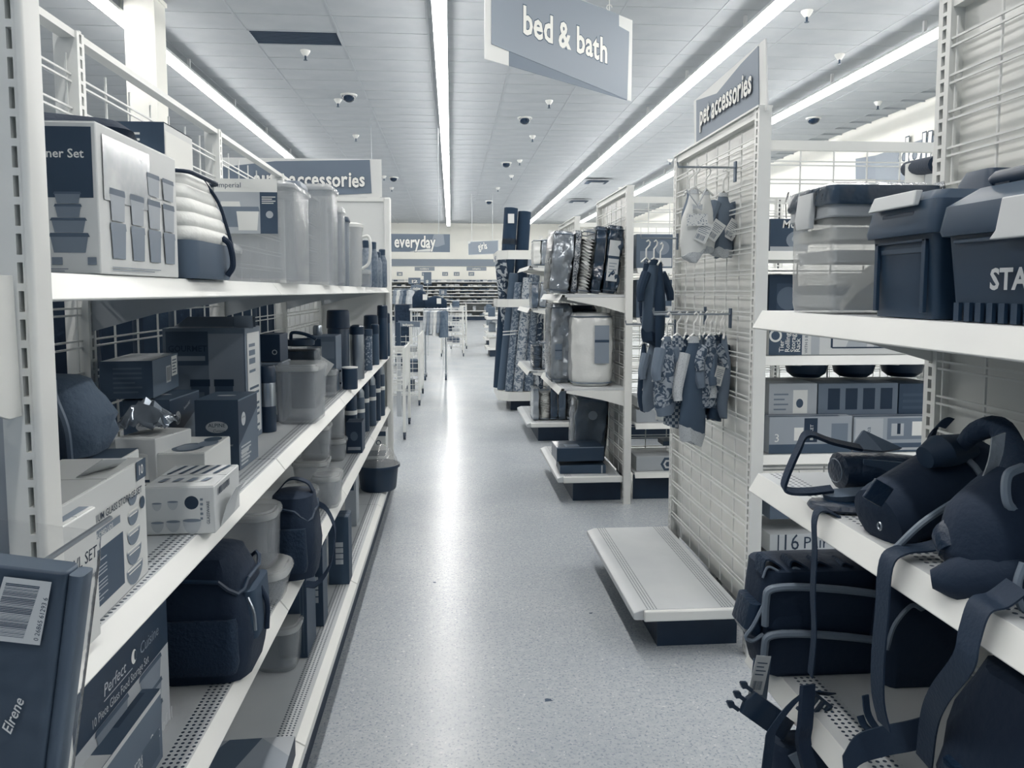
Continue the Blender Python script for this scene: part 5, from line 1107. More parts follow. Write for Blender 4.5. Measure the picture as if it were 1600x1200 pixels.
M_ = [(1010, 380, C3, camo, .16, .34, 'dark pet coat with a pale tag by the far post, upper'), (1022, 380, C4, C3, .20, .44, 'slate pet coat with a tag by the far post, upper'), (1032, 384, C3, None, .14, .50, 'black pet harness behind the slate coat by the far post'),
      (1006, 512, C3, None, .13, .36, 'black pet coat with a tag by the far post, lower'), (1019, 512, C2, None, .15, .34, 'grey pet coat with a tag by the far post, lower'), (1036, 512, camo, C1, .20, .40, 'print pet coat by the far post, next to the lower bunch')]
for i, (px, py, m, tr, w, h, lab) in enumerate(M_):
    Y = 4.0-.03*(i % 3); p = W(px, py, Y=Y); petcoat(lab, (p.x, Y, W(px, py, Y=Y).z-.0), [.2, .4, .7][i % 3], w*.8, h, m, tr, i != 2 and i != 5, True, [2, 0, 2][i % 3], 40+i)
# ================================================================ comforter unit goods
def pack(label, xl, xr, yt, yb, z, Y, d, m, card=None, lean=0, rz=0, group=None, side=None, name='comforter_pack', over=True, pipe=.12, crush=1, rk=.18):
    x0, x1 = W(xl, yb, Y=Y).x, W(xr, yb, Y=Y).x; w = x1-x0; h = W(xl, yt, Y=Y).z-z
    e = thing(name, label, 'bedding', (x0+w/2, Y+d/2, z+w/2*abs(math.sin(lean))), rot=(0, lean, rz), group=group); r = min(w, d)*rk
    rings = [rrect(-w/2*.88, w/2*.88, -d/2*.9, d/2*.9, r, 0), rrect(-w/2*.97, w/2*.97, -d/2*.97, d/2*.97, r, h*.03)]
    for k in range(1, 8):
        t = k/8; s = 1+.03*math.sin(t*PI)+.012*math.sin(k*2.3); rings.append(rrect(-w/2*s, w/2*s, -d/2*s, d/2*s, r, h*(.03+.92*t)))
    rings += [rrect(-w/2*.95, w/2*.95, -d/2*.95, d/2*.95, r, h*.97), rrect(-w/2*.8, w/2*.8, -d/2*.8, d/2*.8, r*.8, h)]
    import mathutils.noise as mn
    fine = []; nr = 20
    for k in range(nr+1):
        t = k/nr; s = (.86 if k in (0, nr) else .955 if k in (1, nr-1) else 1+.035*math.sin(t*PI)); ring = []
        base = rrect(-w/2*s, w/2*s, -d/2*s, d/2*s, r, h*t, 6)
        dense = []
        for i_ in range(len(base)):
            p_, q_ = base[i_], base[(i_+1) % len(base)]; dense.append(p_)
            if math.hypot(p_[0]-q_[0], p_[1]-q_[1]) > .05: dense += [tuple(p_[c_]+(q_[c_]-p_[c_])*f_/5 for c_ in range(3)) for f_ in range(1, 5)]
        for p_ in dense:
            v_ = Vector((p_[0]*16+x0*9, p_[1]*16+Y, p_[2]*11)); a_ = mn.noise(v_)*.9+mn.noise(v_*2.3)*.5
            f_ = 1+a_*.028/max(w, .15)*crush; ring.append((p_[0]*f_, p_[1]*f_, min(max(p_[2]+(mn.noise(v_*1.3+Vector((9, 1, 4)))*.008*crush if 0 < k < nr else 0), 0 if k == 0 else .001), h)))
        fine.append(ring)
    fine.append([(x_*.6, y_*.6, h*1.01) for x_, y_, z_ in fine[-1]])
    obj('folded_bedding', MB().loft(fine), m, e)
    for zz in (h*.045, h*.955):
        obj('piping', MB().tube([(x*1.0, y*1.0, zz) for x, y, _ in rrect(-w/2*.985, w/2*.985, -d/2*.985, d/2*.985, r, 0)], .0045, 5, closed=True), mat('clear_piping', pipe+.25, .3), e)
    if over: obj('plastic_cover', MB().loft([rrect(-w/2*k-.004, w/2*k+.004, -d/2*k-.004, d/2*k+.004, r, h*zz) for k, zz in ((.98, .02), (1.04, .3), (1.05, .6), (1.0, .95), (.85, 1.005))]), film, e)
    if card:
        a, b_, c, d_, g = card; pc = obj('insert_card', MB().box(a*w-w/2, b_*w-w/2, -d/2*1.06-.007, -d/2*1.06-.004, c*h, d_*h), paper(g), e)
        A = Art((b_-a)*w, .001, (d_-c)*h, [paper(.15), paper(.5), paper(.85)]); A.rect('F', 0, 1, .55, .62, 0).lines('F', .15, .85, .2, .5, 4, 1, .3); t = A.done(e); t.location = (a*w-w/2, -d/2*1.06-.007, c*h)
    return e
shiny_w = mat('bedding_white', .88, .3, coat=1, bump=.4, bscale=25); shiny_g = mat('bedding_grey', .62, .15, coat=1, metal=.35, bump=.6, bscale=22); shiny_d = mat('bedding_dark', .14, .15, coat=1, bump=.6, bscale=22); shiny_s = mat('bedding_slate', .30, .25, coat=1, bump=.5, bscale=22)
zb_ = pattern_mat('zebra_bedding', .10, .75, 60, 'scroll', rough=.35, thr=.5, coat=.8)
pack('bagged bedding with a zebra print edge at the left of the top shelf', 858, 889, 362, 453, 1.478, 5.36, .36, shiny_g, lean=.09)
pack('thin zebra print pack squeezed between two larger packs', 892, 900, 360, 455, 1.478, 5.36, .34, zb_, lean=.09)
pack('crinkled silver bedding pack in the middle of the top shelf', 903, 920, 358, 456, 1.478, 5.33, .36, shiny_w, lean=.10)
pack('dark bedding pack leaning in the middle of the top shelf', 923, 938, 354, 455, 1.478, 5.33, .36, shiny_d, lean=.10)
pack('dark bedding pack with a tall pale card at the right of the top shelf', 941, 964, 353, 452, 1.478, 5.34, .36, shiny_d, card=(.12, .85, .18, .78, .78), lean=.10)
pack('large bagged white comforter with a hanging card on the middle shelf', 896, 960, 490, 600, .828, 5.32, .34, shiny_w, card=(.50, .85, .32, .84, .5), over=False, crush=.7, rk=.33)
pack('clear bagged pale bedding left of the white comforter', 862, 893, 475, 585, .828, 5.55, .36, shiny_g, card=(.15, .5, .3, .5, .4))
pack('grey bedding behind the white comforter', 888, 932, 478, 560, .828, 5.80, .30, shiny_s)
e = pack('dark comforter bag with a round sticker standing on the base deck', 896, 945, 622, 735, .202, 5.66, .30, shiny_s, lean=.06); obj('round_sticker', MB().cyl((.0, -.166, .36), (.0, -.169, .36), .035, n=16), paper(.5), e)
b = rbox('flat dark comforter carton, lower of two on the deck', 875, 946, 728, 748, .202, 5.34, .26, .20, rz=-.03); b.A.rect('F', .9, .93, 0, 1, 3); b.done()
b = rbox('flat black sheet carton, upper of two on the deck', 870, 944, 700, 727, .202+.088, 5.34, .24, .11, rz=.03, coat=.5); b.A.rect('F', 0, 1, .94, 1, 2).rect('T', .2, .5, .1, .5, 2); b.done()
# sheet pack unit
packs = [(834, 845, .62), (846, 857, .40), (858, 868, .7)]
for i, (l, r, g) in enumerate(packs): pack('small sheet set pack on the top shelf of the sheet unit, %s' % ('left', 'middle', 'right')[i], l, r, 374, 414, 1.747, 7.55, .25, [shiny_w, shiny_g, shiny_w][i], over=False, name='sheet_set')
for i, (l, r) in enumerate(((831, 841), (842, 853), (854, 866))): pack('sheet set pack on the second shelf of the sheet unit, %s' % ('left, dark blue', 'middle, leaning', 'right, pale')[i], l, r, 441, 482, 1.332, 7.52, .25, [shiny_s, shiny_g, shiny_w][i], over=False, name='sheet_set', lean=[0, .1, 0][i])
for i, (l, r) in enumerate(((832, 846), (847, 858))): pack('sheet set pack on the third shelf of the sheet unit, %s' % ('plain slate', 'zebra printed')[i], l, r, 534, 573, .717, 7.56, .25, [shiny_s, zb_][i], over=False, name='sheet_set')
for i, (l, r) in enumerate(((833, 842), (844, 858), (860, 862+9), (873, 884), (886, 898))): pack('upright sheet pack on the deck of the sheet unit, %s' % ('farthest left', 'second, pale', 'third, dark', 'fourth, slate', 'right end')[i], l, r, 607, 653, .202, 7.60, .28, [shiny_g, shiny_w, shiny_d, shiny_s, shiny_g][i], over=False, name='sheet_set')
# ================================================================ SIGNS
sg_mid = mat('sign_grey', .53, .6); sg_dark = mat('sign_dark_grey', .41, .6); sg_lite = mat('sign_light_grey', .56, .6); sg_white = mat('sign_white', .86, .6); sg_line = mat('sign_outline', .27, .6); sg_txt = mat('sign_lettering', .95, .6)
def SP(px, py, O, U):
    """where a spot of the photograph meets the upright plane through O along U: (distance along, height)"""
    d = CROT @ Vector(((px-CXP)/FPX, -(py-CYP)/FPX, -1)); O = Vector(O); U = Vector(U).normalized()
    det = d.x*(-U.y)-(-U.x)*d.y; t = (O.x*(-U.y)-(-U.x)*O.y)/det; u = (d.x*O.y-d.y*O.x)/det
    u = (d.x*t-O.x)*U.x+(d.y*t-O.y)*U.y
    return u, 1.5+d.z*t
def signface(O, U, off): # matrix: local x along U, y up, z towards the viewer
    U = Vector(U).normalized(); N = U.cross(Vector((0, 0, 1))).normalized(); O = Vector(O)+N*off
    return Matrix(((U.x, 0, N.x, O.x), (U.y, 0, N.y, O.y), (0, 1, 0, 0), (0, 0, 0, 1)))
def sign(name, label, O, U, polys, words, cat='sign', th=.006):
    """polys: (pixel outline, material index, layer); words: (text, left px, right px, baseline py left, cap height in m, skip outline)"""
    e = thing(name, label, cat, (0, 0, 0)); mats = [sg_white, sg_mid, sg_dark, sg_lite]
    names = ['white_backboard', 'grey_panel', 'dark_panel', 'light_panel']
    for P, m, layer in polys:
        q = [SP(a, b, O, U) for a, b in P]; M = signface(O, U, layer*.004)
        obj(names[m], MB().loft([[(x, z, -th*.5) for x, z in q], [(x, z, th*.5) for x, z in q]], M=M), mats[m], e)
    for t, l, r, py, size, tilt in words:
        u0, z0 = SP(l, py[0], O, U); u1, z1 = SP(r, py[1], O, U)
        R_ = Matrix.Rotation(math.atan2(z1-z0, u1-u0)*tilt, 4, 'Z'); tot = None
        mb = MB(); wd_ = text(MB(), t, Matrix(), 1, jump=.10); sx = (u1-u0)/wd_/size
        M = signface(O, U, .0) @ Matrix.Translation((u0, z0, .0122)) @ R_
        text(mb, t, M, size, 0, bold=.055, sx=sx, jump=.10); obj('outline', mb, sg_line, e)
        mb = MB(); text(mb, t, M @ Matrix.Translation((0, 0, .0012)), size, 0, bold=.026, sx=sx, jump=.10); obj('lettering', mb, sg_txt, e)
    return e
# hanging bed & bath sign
O = (.324, 7.42, 0); U = (1.746, 1.48, 0)
e = sign('hanging_sign', 'large hanging sign reading bed & bath over the aisle', O, U,
     [([(757, 92), (986, 158), (988, 32), (880, -12), (757, -52)], 0, 0), ([(795, 103), (979, 157), (982, 50), (795, -20)], 2, 1), ([(767, 69), (979, 156), (982, 50), (966, 41), (966, 23), (880, -10), (767, -48)], 1, 2)],
     [('bed & bath', 815, 948, (52, 98), .37, 1)])
for px, py in ((800, -36), (952, 19)):
    u, z = SP(px, py, O, U); q = Vector(O)+Vector(U).normalized()*u
    obj('hanging_wire', MB().tube([(q.x, q.y, z-.02), (q.x, q.y, CE)], .006, 6).tube([(q.x+.03*math.cos(t*PI/4), q.y, z+.05+.03*math.sin(t*PI/4)) for t in range(7)], .006, 6), white_metal, e)
# auto accessories sign on the far end panel
O = (-1.6, 5.86, 0); U = (1, 0, 0)
sign('shelf_sign', 'grey shelf top sign reading auto accessories over the far end panel', O, U,
     [([(340, 246), (596, 249), (597, 308), (340, 308)], 0, 0), ([(340, 262), (430, 252), (578, 250), (581, 302), (480, 307), (340, 306)], 2, 1)],
     [('auto accessories', 398, 571, (290, 287), .15, 0)])
obj('sign_foot', MB().box(-.62, -.53, 5.85, 5.88, 2.185, 2.20), sg_white, None).parent = bpy.data.objects['shelf_sign']
# pet accessories sign on the empty grid unit
O = (1.225, 3.92, 0); U = (0, -1, 0)
sign('shelf_sign', 'slanting sign reading pet accessories on top of the empty grid unit', O, U,
     [([(1085, 158), (1197, 60), (1200, 172), (1086, 232)], 0, 0), ([(1090, 157), (1122, 146), (1160, 100), (1187, 72), (1188, 168), (1160, 190), (1090, 228)], 1, 1)],
     [('pet accessories', 1097, 1179, (196, 143), .135, 1)])
# everyday, girls
O = (-2.0, 16.0, 0); U = (1, 0, 0)
e = sign('hanging_sign', 'dark hanging sign reading everyday far down the aisle', O, U,
     [([(560, 365), (703, 366), (703, 394), (560, 393)], 2, 0), ([(678, 366), (693, 366), (695, 382), (683, 386), (672, 384)], 3, 1), ([(640, 393), (672, 388), (677, 393)], 0, 1)],
     [('everyday', 616, 681, (386, 387), .34, 1)])
obj('hanging_wire', MB().tube([(-.25, 16.0, 2.6), (-.25, 16.0, CE)], .006, 5), grey_metal, e); obj('hanging_wire', MB().tube([(-1.6, 16.0, 2.6), (-1.6, 16.0, CE)], .006, 5), grey_metal, e)
O = (.3, 28.0, 0)
e = sign('hanging_sign', 'small hanging sign reading girls in front of the back wall', O, U,
     [([(731, 377), (779, 375), (780, 397), (732, 399)], 0, 0), ([(735, 378), (778, 376), (778, 396), (732, 398), (732, 381), (735, 380)], 1, 1)], [('girls', 748, 762, (391, 388), .34, 1)])
obj('hanging_wire', MB().tube([(.75, 28.0, 3.0), (.75, 28.0, CE)], .008, 5), grey_metal, e); obj('hanging_wire', MB().tube([(1.5, 28.0, 3.0), (1.5, 28.0, CE)], .008, 5), grey_metal, e)
# dolls lettering on the right wall
O = (XR-.04, 26, 0); U = (0, -1, 0)
sign('wall_sign', 'grey wall graphic reading dolls high on the right wall', O, U,
     [([(1337, 262), (1337, 248), (1368, 243), (1368, 280), (1337, 280)], 1, 0), ([(1368, 243), (1440, 218), (1500, 196), (1500, 262), (1400, 285), (1368, 285)], 3, 0), ([(1412, 240), (1500, 200), (1500, 275), (1400, 292)], 1, 1)],
     [('dolls', 1404, 1470, (262, 247), .72, 1)])
# back wall plaques
U = (1, 0, 0); O = (-4, YB-.012, 0)
for (l, r, t, b_, w, lab) in ((620, 629, 425, 431, '18', 'leftmost'), (659, 674, 425, 431, '6x', 'second, behind the tall placard'), (691, 700, 425, 431, '7-8', 'middle'), (709, 718, 425, 431, '3-4', 'right of the middle'), (732, 741, 425, 431, '2T', 'rightmost')):
    sign('size_plaque', 'small grey size plaque on the back wall, '+lab, O, U, [([(l, t), (r, t), (r, b_), (l, b_)], 1, 0)], [(w, l+1.5, r-1.5, (b_-1.5, b_-1.5), .12, 1)])
sign('wall_sign', 'grey back wall sign reading toddlers', O, U, [([(648, 417), (679, 417), (679, 423), (648, 423)], 3, 0)], [('toddlers', 656, 670, (421.3, 421.3), .13, 1)])
sign('wall_sign', 'grey back wall sign reading infants', O, U, [([(729, 417), (760, 417), (760, 423), (729, 423)], 3, 0)], [('infants', 738, 751, (421.3, 421.3), .13, 1)])
# price placards on the racks
for (l, r, t, b_, Y, w, lab) in ((638, 657, 434, 444, 17, '12', 'dark placard reading 12 over the clothes rack'), (642, 661, 445, 455, 16.8, 'clothing', 'dark placard with script lettering under the 12'), (662, 674, 425, 444, 18, '$', 'tall grey placard rising from the far rack'), (686, 698, 452, 461, 15, '11', 'tilted placard reading 11 near the wire cart')):
    O = (-3, Y, 0); sign('price_placard', lab, O, U, [([(l, t), (r, t+(.6 if w == '11' else 0)), (r, b_), (l, b_)], 2, 0)], [(w, l+3, r-4, (b_-2, b_-2), .09, 1)])
    q = W((l+r)/2, b_, Y=Y); obj('pole', MB().tube([(q.x, Y+.01, q.z), (q.x, Y+.01, .0)], .008, 6), grey_metal, list(COL.objects)[-1].parent)
# ================================================================ FAR SHELVING AT THE BACK WALL
e = thing('wall_shelving', 'long white shelving full of small goods along the back wall', 'shelving', (0, 0, 0))
zs = [.24, .50, .90, 1.03, 1.23, 1.39, 1.55, 1.75, 1.98]; yw = YB-.1
for z in zs: obj('shelf', MB().box(-5, 4.0, yw-.9, yw, z-.04, z), white_metal, e)
obj('back_panel', MB().box(-5, 4.0, yw, yw+.03, 0, 2.1), grey_metal, e)
for x in (-4.9, -2.4, 0, 1.9, 4.0): obj('upright', MB().box(x-.03, x+.03, yw-.1, yw, 0, 2.1), white_metal, e)
obj('kick_plate', MB().box(-5, 4.0, yw-.85, yw-.8, 0, .2), kick_dark, e)
cm = {g: make_mesh('shelf_goods', MB().loft([rrect(-.5, .5, -.5, .5, .1, zz, 2) for zz in (0, .9)]+[rrect(-.4, .4, -.4, .4, .1, 1, 2)]), mat('far_goods_%d' % int(g*100), g, .7)) for g in (.1, .3, .5, .7, .85)}
q = random.Random(5); n_ = 0
for zi, z in enumerate(zs[:-1]+[1.98]):
    x = -2.95
    while x < 2.2:
        w = q.uniform(.10, .30); hmax = {.24: .16, .5: .28}.get(z, .10); h = q.uniform(.5, 1)*hmax
        if q.random() < .78:
            o = obj('shelf_goods', cm[q.choice([.1, .3, .5, .7, .85])], None, None, loc=(x+w/2, yw-.8+.15, z+.0005)); o.scale = (w*.9, .2, h)
            tag(o, 'small folded goods on the far back wall shelves', 'goods', 'small goods on the back wall shelves'); n_ += 1
        x += w
# ================================================================ CLOTHES RACKS AND CARTS IN THE DISTANCE
GM = {g: [mat('far_cloth_%d' % int(g*100), g, .85, vary=.06, vscale=20)] for g in (.06, .16, .3, .5, .72, .85)}
def far_garment(label, x, y, ztop, w, h, g, rz=0, group=None):
    n = 12; q = random.Random(int(x*100+y*7)); rings = []
    for t, k in ((0, .25), (.06, .8), (.3, .72), (.7, .9), (1, 1)):
        rings.append([(w/2*k*math.cos(a*2*PI/n), .045*math.sin(a*2*PI/n)+.012*math.sin(a*2.1+t*4), -h*t) for a in range(n)])
    mb = MB().loft(rings).tube([(0, 0, 0), (.01, 0, .03), (.02, 0, .045), (.03, 0, .03)], .004, 5)
    o = obj('hanging_garment', mb, GM[g][0], None, loc=(x, y, ztop), rot=(0, 0, rz)); return tag(o, label, 'clothing', group)
def rack(label, x0, x1, y, z, casters=True):
    e = thing('clothes_rack', label, 'rack', (0, 0, 0))
    for x in (x0, x1): obj('post', MB().cyl((x, y, .09 if casters else .0), (x, y, z), .014, n=8), chrome, e); obj('foot', MB().bar((x, y-.28, .09 if casters else .016), (x, y+.28, .09 if casters else .016), .03, .03), chrome, e)
    obj('hang_rail', MB().cyl((x0-.03, y, z), (x1+.03, y, z), .014, n=8), chrome, e)
    if casters:
        for x in (x0, x1):
            for yy in (y-.27, y+.27): obj('caster', MB().cyl((x-.015, yy, .04), (x+.015, yy, .04), .04, n=12), black_plastic, e)
    return e
xa_, xb_ = XP(664, 13.2), XP(696, 13.2)
rack('chrome clothes rack of pale dresses in the distance left of the aisle', xa_, xb_, 13.2, ZP(680, 483, 13.2))
for i in range(6):
    far_garment('pale printed garment on the chrome rack, %s from the left' % ('first', 'second', 'third', 'fourth', 'fifth', 'sixth')[i], xa_+(xb_-xa_)*(i+.5)/6, 13.2, ZP(680, 485, 13.2), .26, [.36, .42, .40, .44, .38, .46][i], [.72, .5, .72, .85, .5, .3][i], 1.0, 'pale garments on the chrome rack')
xc, xd = XP(617, 15.5), XP(643, 15.5)
rack('farther clothes rack half hidden by the end panel', xc, xd, 15.5, ZP(630, 452, 15.5), False)
for i in range(5): far_garment('light patterned top on the farther rack, %s' % ('far left', 'second', 'centre', 'fourth', 'far right')[i], xc+(xd-xc)*(i+.5)/5, 15.5, ZP(630, 453, 15.5), .24, .28, [.5, .85, .5, .3, .72][i], .8, 'tops on the farther rack')
tag(obj('storage_ottoman', MB().loft([rrect(XP(618, 14.8), XP(641, 14.8), 14.6, 15.0, .03, zz) for zz in (.0, ZP(630, 476, 14.8))]), GM[.06][0]), 'dark block shaped bin under the farther clothes rack', 'bin')
# two dark bundles lying on a stand
st = thing('display_stand', 'low white stand carrying two dark bundles in the distance', 'stand', (0, 0, 0)); zst = ZP(670, 482, 14.2)
obj('top', MB().box(XP(640, 14.2), XP(700, 14.2), 14.0, 14.5, zst-.03, zst), white_metal, st)
for x in (XP(642, 14.2), XP(697, 14.2)): obj('leg', MB().box(x-.015, x+.015, 14.2, 14.23, 0, zst-.03), white_metal, st)
for i, (l, r, t) in enumerate(((643, 668, 452), (664, 698, 462))):
    a, b_ = XP(l, 14.1+.0*i), XP(r, 14.1); h = ZP(l, t, 14.1)-zst; y = 14.12+.26*(1-i)
    q = random.Random(i); rings = []
    for k in range(9):
        t_ = k/8; rr2 = (h/2)*math.sin(PI*(.12+.76*t_))**.5; rings.append([(a+(b_-a)*t_, y+rr2*.55*math.cos(u*PI/8), zst+.002+rr2*.98+rr2*.97*math.sin(u*PI/8)) for u in range(16)])
    o = obj('dark_bundle', MB().loft(rings), mat('furry_dark', .07, .95, bump=1, bscale=60)); tag(o, ['dark round bundle with a white tag, left one on the stand', 'long dark furry bundle, right one on the stand'][i], 'bundle')
    tgo = obj('white_tag', MB().box(-.04, .04, 0, .002, -.05, .05), paper(.9), None, loc=(b_-.04-(.1*i), 13.90, zst+h*.6)); tgo.parent = o
# carts
def cart(label, x1, w, y0, y1, zt, pz0, shelves, panel=True, tall=None):
    e = thing('rolling_cart', label, 'cart', (0, 0, 0)); x0 = x1-w
    for x in (x0, x1):
        for y in (y0, y1):
            obj('post', MB().box(x-.014, x+.014, y-.014, y+.014, .075, zt), white_metal, e)
            obj('caster', MB().cyl((x-.012, y, .037), (x+.012, y, .037), .036, n=12).box(x-.015, x+.015, y-.01, y+.01, .037, .08), black_plastic, e)
    if panel:
        for x in (x0, x1): obj('side_panel', MB().box(x-.006, x+.006, y0, y1, pz0, zt-.01), white_metal, e)
    for z in shelves:
        g = MB(); n = 8
        for k in range(n+1): g.bar((x0, y0+(y1-y0)*k/n, z), (x1, y0+(y1-y0)*k/n, z), .006)
        g.bar((x0, y0, z), (x0, y1, z), .012).bar((x1, y0, z), (x1, y1, z), .012).bar((x0, y0, z), (x1, y0, z), .012).bar((x0, y1, z), (x1, y1, z), .012)
        obj('wire_shelf', g, wire_white, e)
    g = MB(); k = pz0
    while k < zt: g.bar((x0, y0, k), (x1, y0, k), .007); k += .07
    for i in range(7): x = x0+(x1-x0)*i/6; g.bar((x, y0, pz0), (x, y0, zt), .006)
    obj('wire_end', g, wire_white, e); return e
cart('nearest white rolling cart just beyond the left end panel', XP(630, 8.1)+.02, .42, 7.75, 8.65, .93, .50, (.5, .88))
cart('second white rolling cart with solid side panels', XP(656, 10.5), .50, 10.05, 11.25, .93, .14, (.16, .4, .65))
cart('far white wire cart near the middle of the aisle', XP(723, 18.2), .50, 17.6, 18.6, 1.14, .22, (.3, .55, .8, 1.1), False)
cart('farthest white cart behind the wire cart', XP(728, 20.4), .40, 20.0, 21.0, 1.15, .2, (.3, .7, 1.1))
q = random.Random(8)
for i, (cx, cy, zz) in enumerate([(XP(712, 18), 17.9, z) for z in (.305, .555, .805, 1.105)]+[(XP(704, 18), 18.2, z) for z in (.305, .555, .805)]+[(XP(645, 10.5)-.02, 10.4, .41), (XP(645, 10.5)-.05, 10.7, .66), (XP(648, 10.3)-.1, 10.3, .166)]):
    o = obj('cart_goods', cm[q.choice([.1, .3, .5, .7])], None, None, loc=(cx, cy, zz+.004)); o.scale = (.17, .17, q.uniform(.08, .18)); tag(o, 'small packaged goods on the white wire carts', 'goods', 'goods on the wire carts')
b = Box('narrow dark upright box leaning by the left end panel', XP(618, 9.2), XP(625, 9.2), 9.2, .05, .90 if 0 else ZP(622, 556, 9.2), ZP(622, 504, 9.2)-ZP(622, 556, 9.2), .16, pal=[.05, .3, .5, .7, .9]); b.A.disc('F', .5, .1, .012, .012, 0); b.done()
sh = thing('small_stand', 'grey stand board under the narrow dark box', 'stand', (0, 0, 0)); obj('post', MB().box(XP(618, 9.2), XP(625, 9.2), 9.2, 9.25, 0, ZP(622, 556, 9.2)-.001), grey_metal, sh)
O = (-2, 12.0, 0); e = sign('price_placard', 'dark header sign over the white carts', O, (1, 0, 0), [([(622, 501), (656, 503), (656, 511), (622, 510)], 2, 0)], [('backpacks', 629, 646, (509, 509), .05, 1)])
q2 = W(640, 510, Y=12.0); obj('pole', MB().tube([(q2.x, 12.01, q2.z), (q2.x, 12.01, .02)], .01, 6), white_metal, e)
# small low white stands by the right side of the far aisle
for i, (px, y, zt, lab) in enumerate(((760, 17.5, .95, 'white low end stand of small goods beyond the rug rack'), (757, 21, .90, 'farther white low stand beyond the rug rack'))):
    x = XP(px, y); e = thing('end_stand', lab, 'shelving', (0, 0, 0)); obj('back', MB().box(x+.5, x+.54, y, y+1, 0, zt+.4), white_metal, e)
    for z in (.2, .55, .9): obj('shelf', MB().box(x, x+.5, y, y+1, z-.05, z), white_metal, e)
    obj('kick_plate', MB().box(x+.08, x+.5, y+.05, y+.95, 0, .15), kick_dark, e)
    for k in range(3):
        o = obj('stand_goods', cm[[.85, .5, .3][k]], None, None, loc=(x+.15, y+.2+.2*k, .2+.35*k+.001)); o.scale = (.16, .16, .22); tag(o, 'small pale packages on the low end stands', 'goods', 'packages on the low stands')
# ================================================================ RUG RACK
e = thing('rug_rack', 'white rug rack with three retaining bands beyond the sheet unit', 'rack', (0, 0, 0))
rx0, rx1, ry0, ry1 = .60, 1.22, 9.5, 10.5
P = [(rx0-.02, ry0+.12), (rx0+.10, ry0-.02), (rx1, ry0-.02), (rx1, ry1), (rx0-.02, ry1)]
for z, h in ((.24, .11), (1.40, .10), (2.0, .11)):
    for (a, b_), (c, d_) in ((P[0], P[1]), (P[1], P[2]), (P[4], P[0])): obj('retaining_band', MB().bar((a, b_, z-h/2), (c, d_, z-h/2), .012, h), white_metal, e)
obj('deck', MB().loft([[(a, b_, z) for a, b_ in P] for z in (.20, .235)]), white_metal, e)
obj('kick_plate', MB().box(rx0+.14, rx1, ry0+.1, ry1-.1, 0, .195), kick_dark, e)
obj('back_panel', MB().box(rx1+.01, rx1+.04, ry0, ry1, 0, 2.2), pale_board, e)
for y in (ry0, ry1): obj('post', MB().box(rx1-.02, rx1+.03, y-.02, y+.02, 0, 2.25), white_metal, e)
for z in (.98, 1.02): obj('wire_arm', MB().tube([(rx1, ry0+.3, z), (rx0+.04, ry0+.1, z-.03)], .006, 6), white_metal, e)
rugm = [pattern_mat('scroll_rug', .10, .68, 9, 'scroll', thr=.52), mat('plain_slate_rug', .29, .95), pattern_mat('floral_rug', .35, .66, 14, 'scroll', thr=.47), mat('charcoal_rug', .10, .95), pattern_mat('leaf_rug', .28, .50, 16, 'scroll', thr=.5)]
def rug(label, xb_, yb_, xt, yt, z0, z1, r, m, tagm=False):
    e = thing('rolled_rug', label, 'rug', (xb_, yb_, z0)); D = Vector((xt-xb_, yt-yb_, z1-z0)); n = 18
    obj('roll', MB().cyl((0, 0, 0), D, r, n=n), m, e)
    dn = D.normalized(); X = dn.cross(Vector((0, 1, 0))).normalized(); Yv = dn.cross(X)
    sp = [D+dn*.002+(X*math.cos(t*.7)+Yv*math.sin(t*.7))*r*(.15+.75*t/28) for t in range(29)]
    obj('spiral_edge', MB().tube(sp, .004, 4), mat('rug_backing', .45, .9), e)
    if tagm: obj('paper_tag', MB().box(-.04, .04, -.004, 0, -.06, .06), paper(.85), e, loc=D*.94+Vector((0, -r-.003, 0))); obj('wrap_band', MB().loft([[D*f+(X*math.cos(t*PI/9)+Yv*math.sin(t*PI/9))*(r+.003) for t in range(18)] for f in (.80, .815, .83)], cap=False), film_thick, e)
    return e
rug('plain slate rug roll, front left in the rug rack', .64, 9.78, .80, 9.85, .236, 1.72, .062, rugm[1])
rug('slim leaf patterned rug roll next to the slate one', .72, 9.62, .86, 9.78, .236, 1.60, .055, rugm[4])
rug('flowered pale rug roll in the middle of the rack', .83, 9.60, .97, 9.72, .236, 1.66, .065, rugm[2])
rug('leaf patterned grey rug roll right of the flowered one', .96, 9.62, 1.06, 9.80, .236, 1.70, .068, rugm[4])
rug('dark scroll patterned rug roll at the right of the rack', 1.09, 9.66, 1.12, 9.85, .236, 1.56, .068, rugm[0])
rug('dark scroll rug leaning left with its top above the middle band', .80, 10.0, .63, 9.95, .236, 1.95, .075, rugm[0])
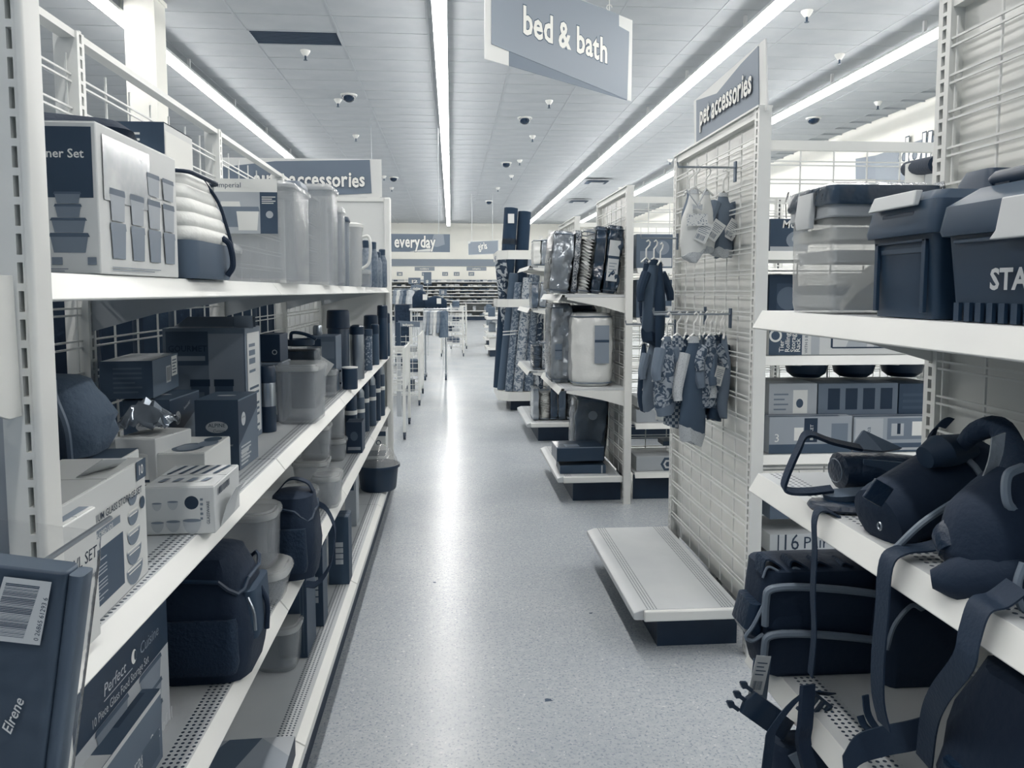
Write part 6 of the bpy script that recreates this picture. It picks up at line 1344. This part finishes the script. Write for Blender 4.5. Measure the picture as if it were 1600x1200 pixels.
rug('tall charcoal rug roll with a white tag, left of the pair', .63, 10.0, .78, 10.05, .236, 2.57, .09, rugm[3], True)
rug('tall charcoal rug roll, right of the pair', .81, 10.05, .96, 10.10, .236, 2.53, .085, rugm[3])
rug('pale patterned rug roll behind on the right', 1.02, 10.32, 1.0, 10.3, .236, 1.72, .07, rugm[4])
# plain white header over the sheet unit
O = (1.24, 9.0, 0)
# ================================================================ NEAR LEFT: hanging tablecloth pack
p0 = W(108, 893, Y=.66)
e = thing('tablecloth_pack', 'dark packaged tablecloth in clear film hanging at the near left corner', 'package', (p0.x, .655, p0.z), rot=(0, math.radians(9), 0))
obj('folded_cloth', MB().loft([rrect(-.235, 0, 0, .028, .008, z) for z in (-.46, 0)]), mat('slate_satin', .29, .4, vary=.05, vscale=6, stretch=(1, 1, .3)), e, .002)
obj('fold_edge', MB().loft([rrect(0.0, .012, .003, .026, .004, z) for z in (-.46, -.003)]), mat('slate_edge', .36, .5), e)
obj('clear_bag', MB().loft([rrect(-.24, .016, -.003, .032, .008, -.465), rrect(-.24, .016, -.003, .032, .008, .004), rrect(-.236, .018, .010, .020, .004, .022), rrect(-.236, .018, .013, .016, .001, .034)]), film, e)
A = Art(.235, .001, .46, [paper(.78), paper(.12), paper(.85)])
A.pts('F', [(.76, .865), (.948, .865), (.962, .985), (.80, .985)], 0)
r9 = random.Random(4); M = A.fr('F')
for k in range(34):
    t = k/34; v0 = .875+.10*t; u0 = .775+.035*t; v1 = v0+.10/34*(.25+.5*r9.random()); A.mb.poly([(u0*.235, v0*.46, 0), ((u0+.115)*.235, v0*.46, 0), ((u0+.115)*.235, v1*.46, 0), (u0*.235, v1*.46, 0)], 1, M)
A.txt('F', '0 26865 61293 6', .940, .872, .0056, 1, rot=PI/2-.1); A.txt('F', 'Elrene', .885, .69, .0125, 2, rot=PI/2-.25, shear=.35, bold=.01)
t = A.done(e); t.location = (-.235, -.0036, -.46)
obj('hang_hook', MB().tube([(-.06, .030, -.03), (-.06, .10, -.03), (-.06, .232, -.03)], .003, 6), chrome, e)
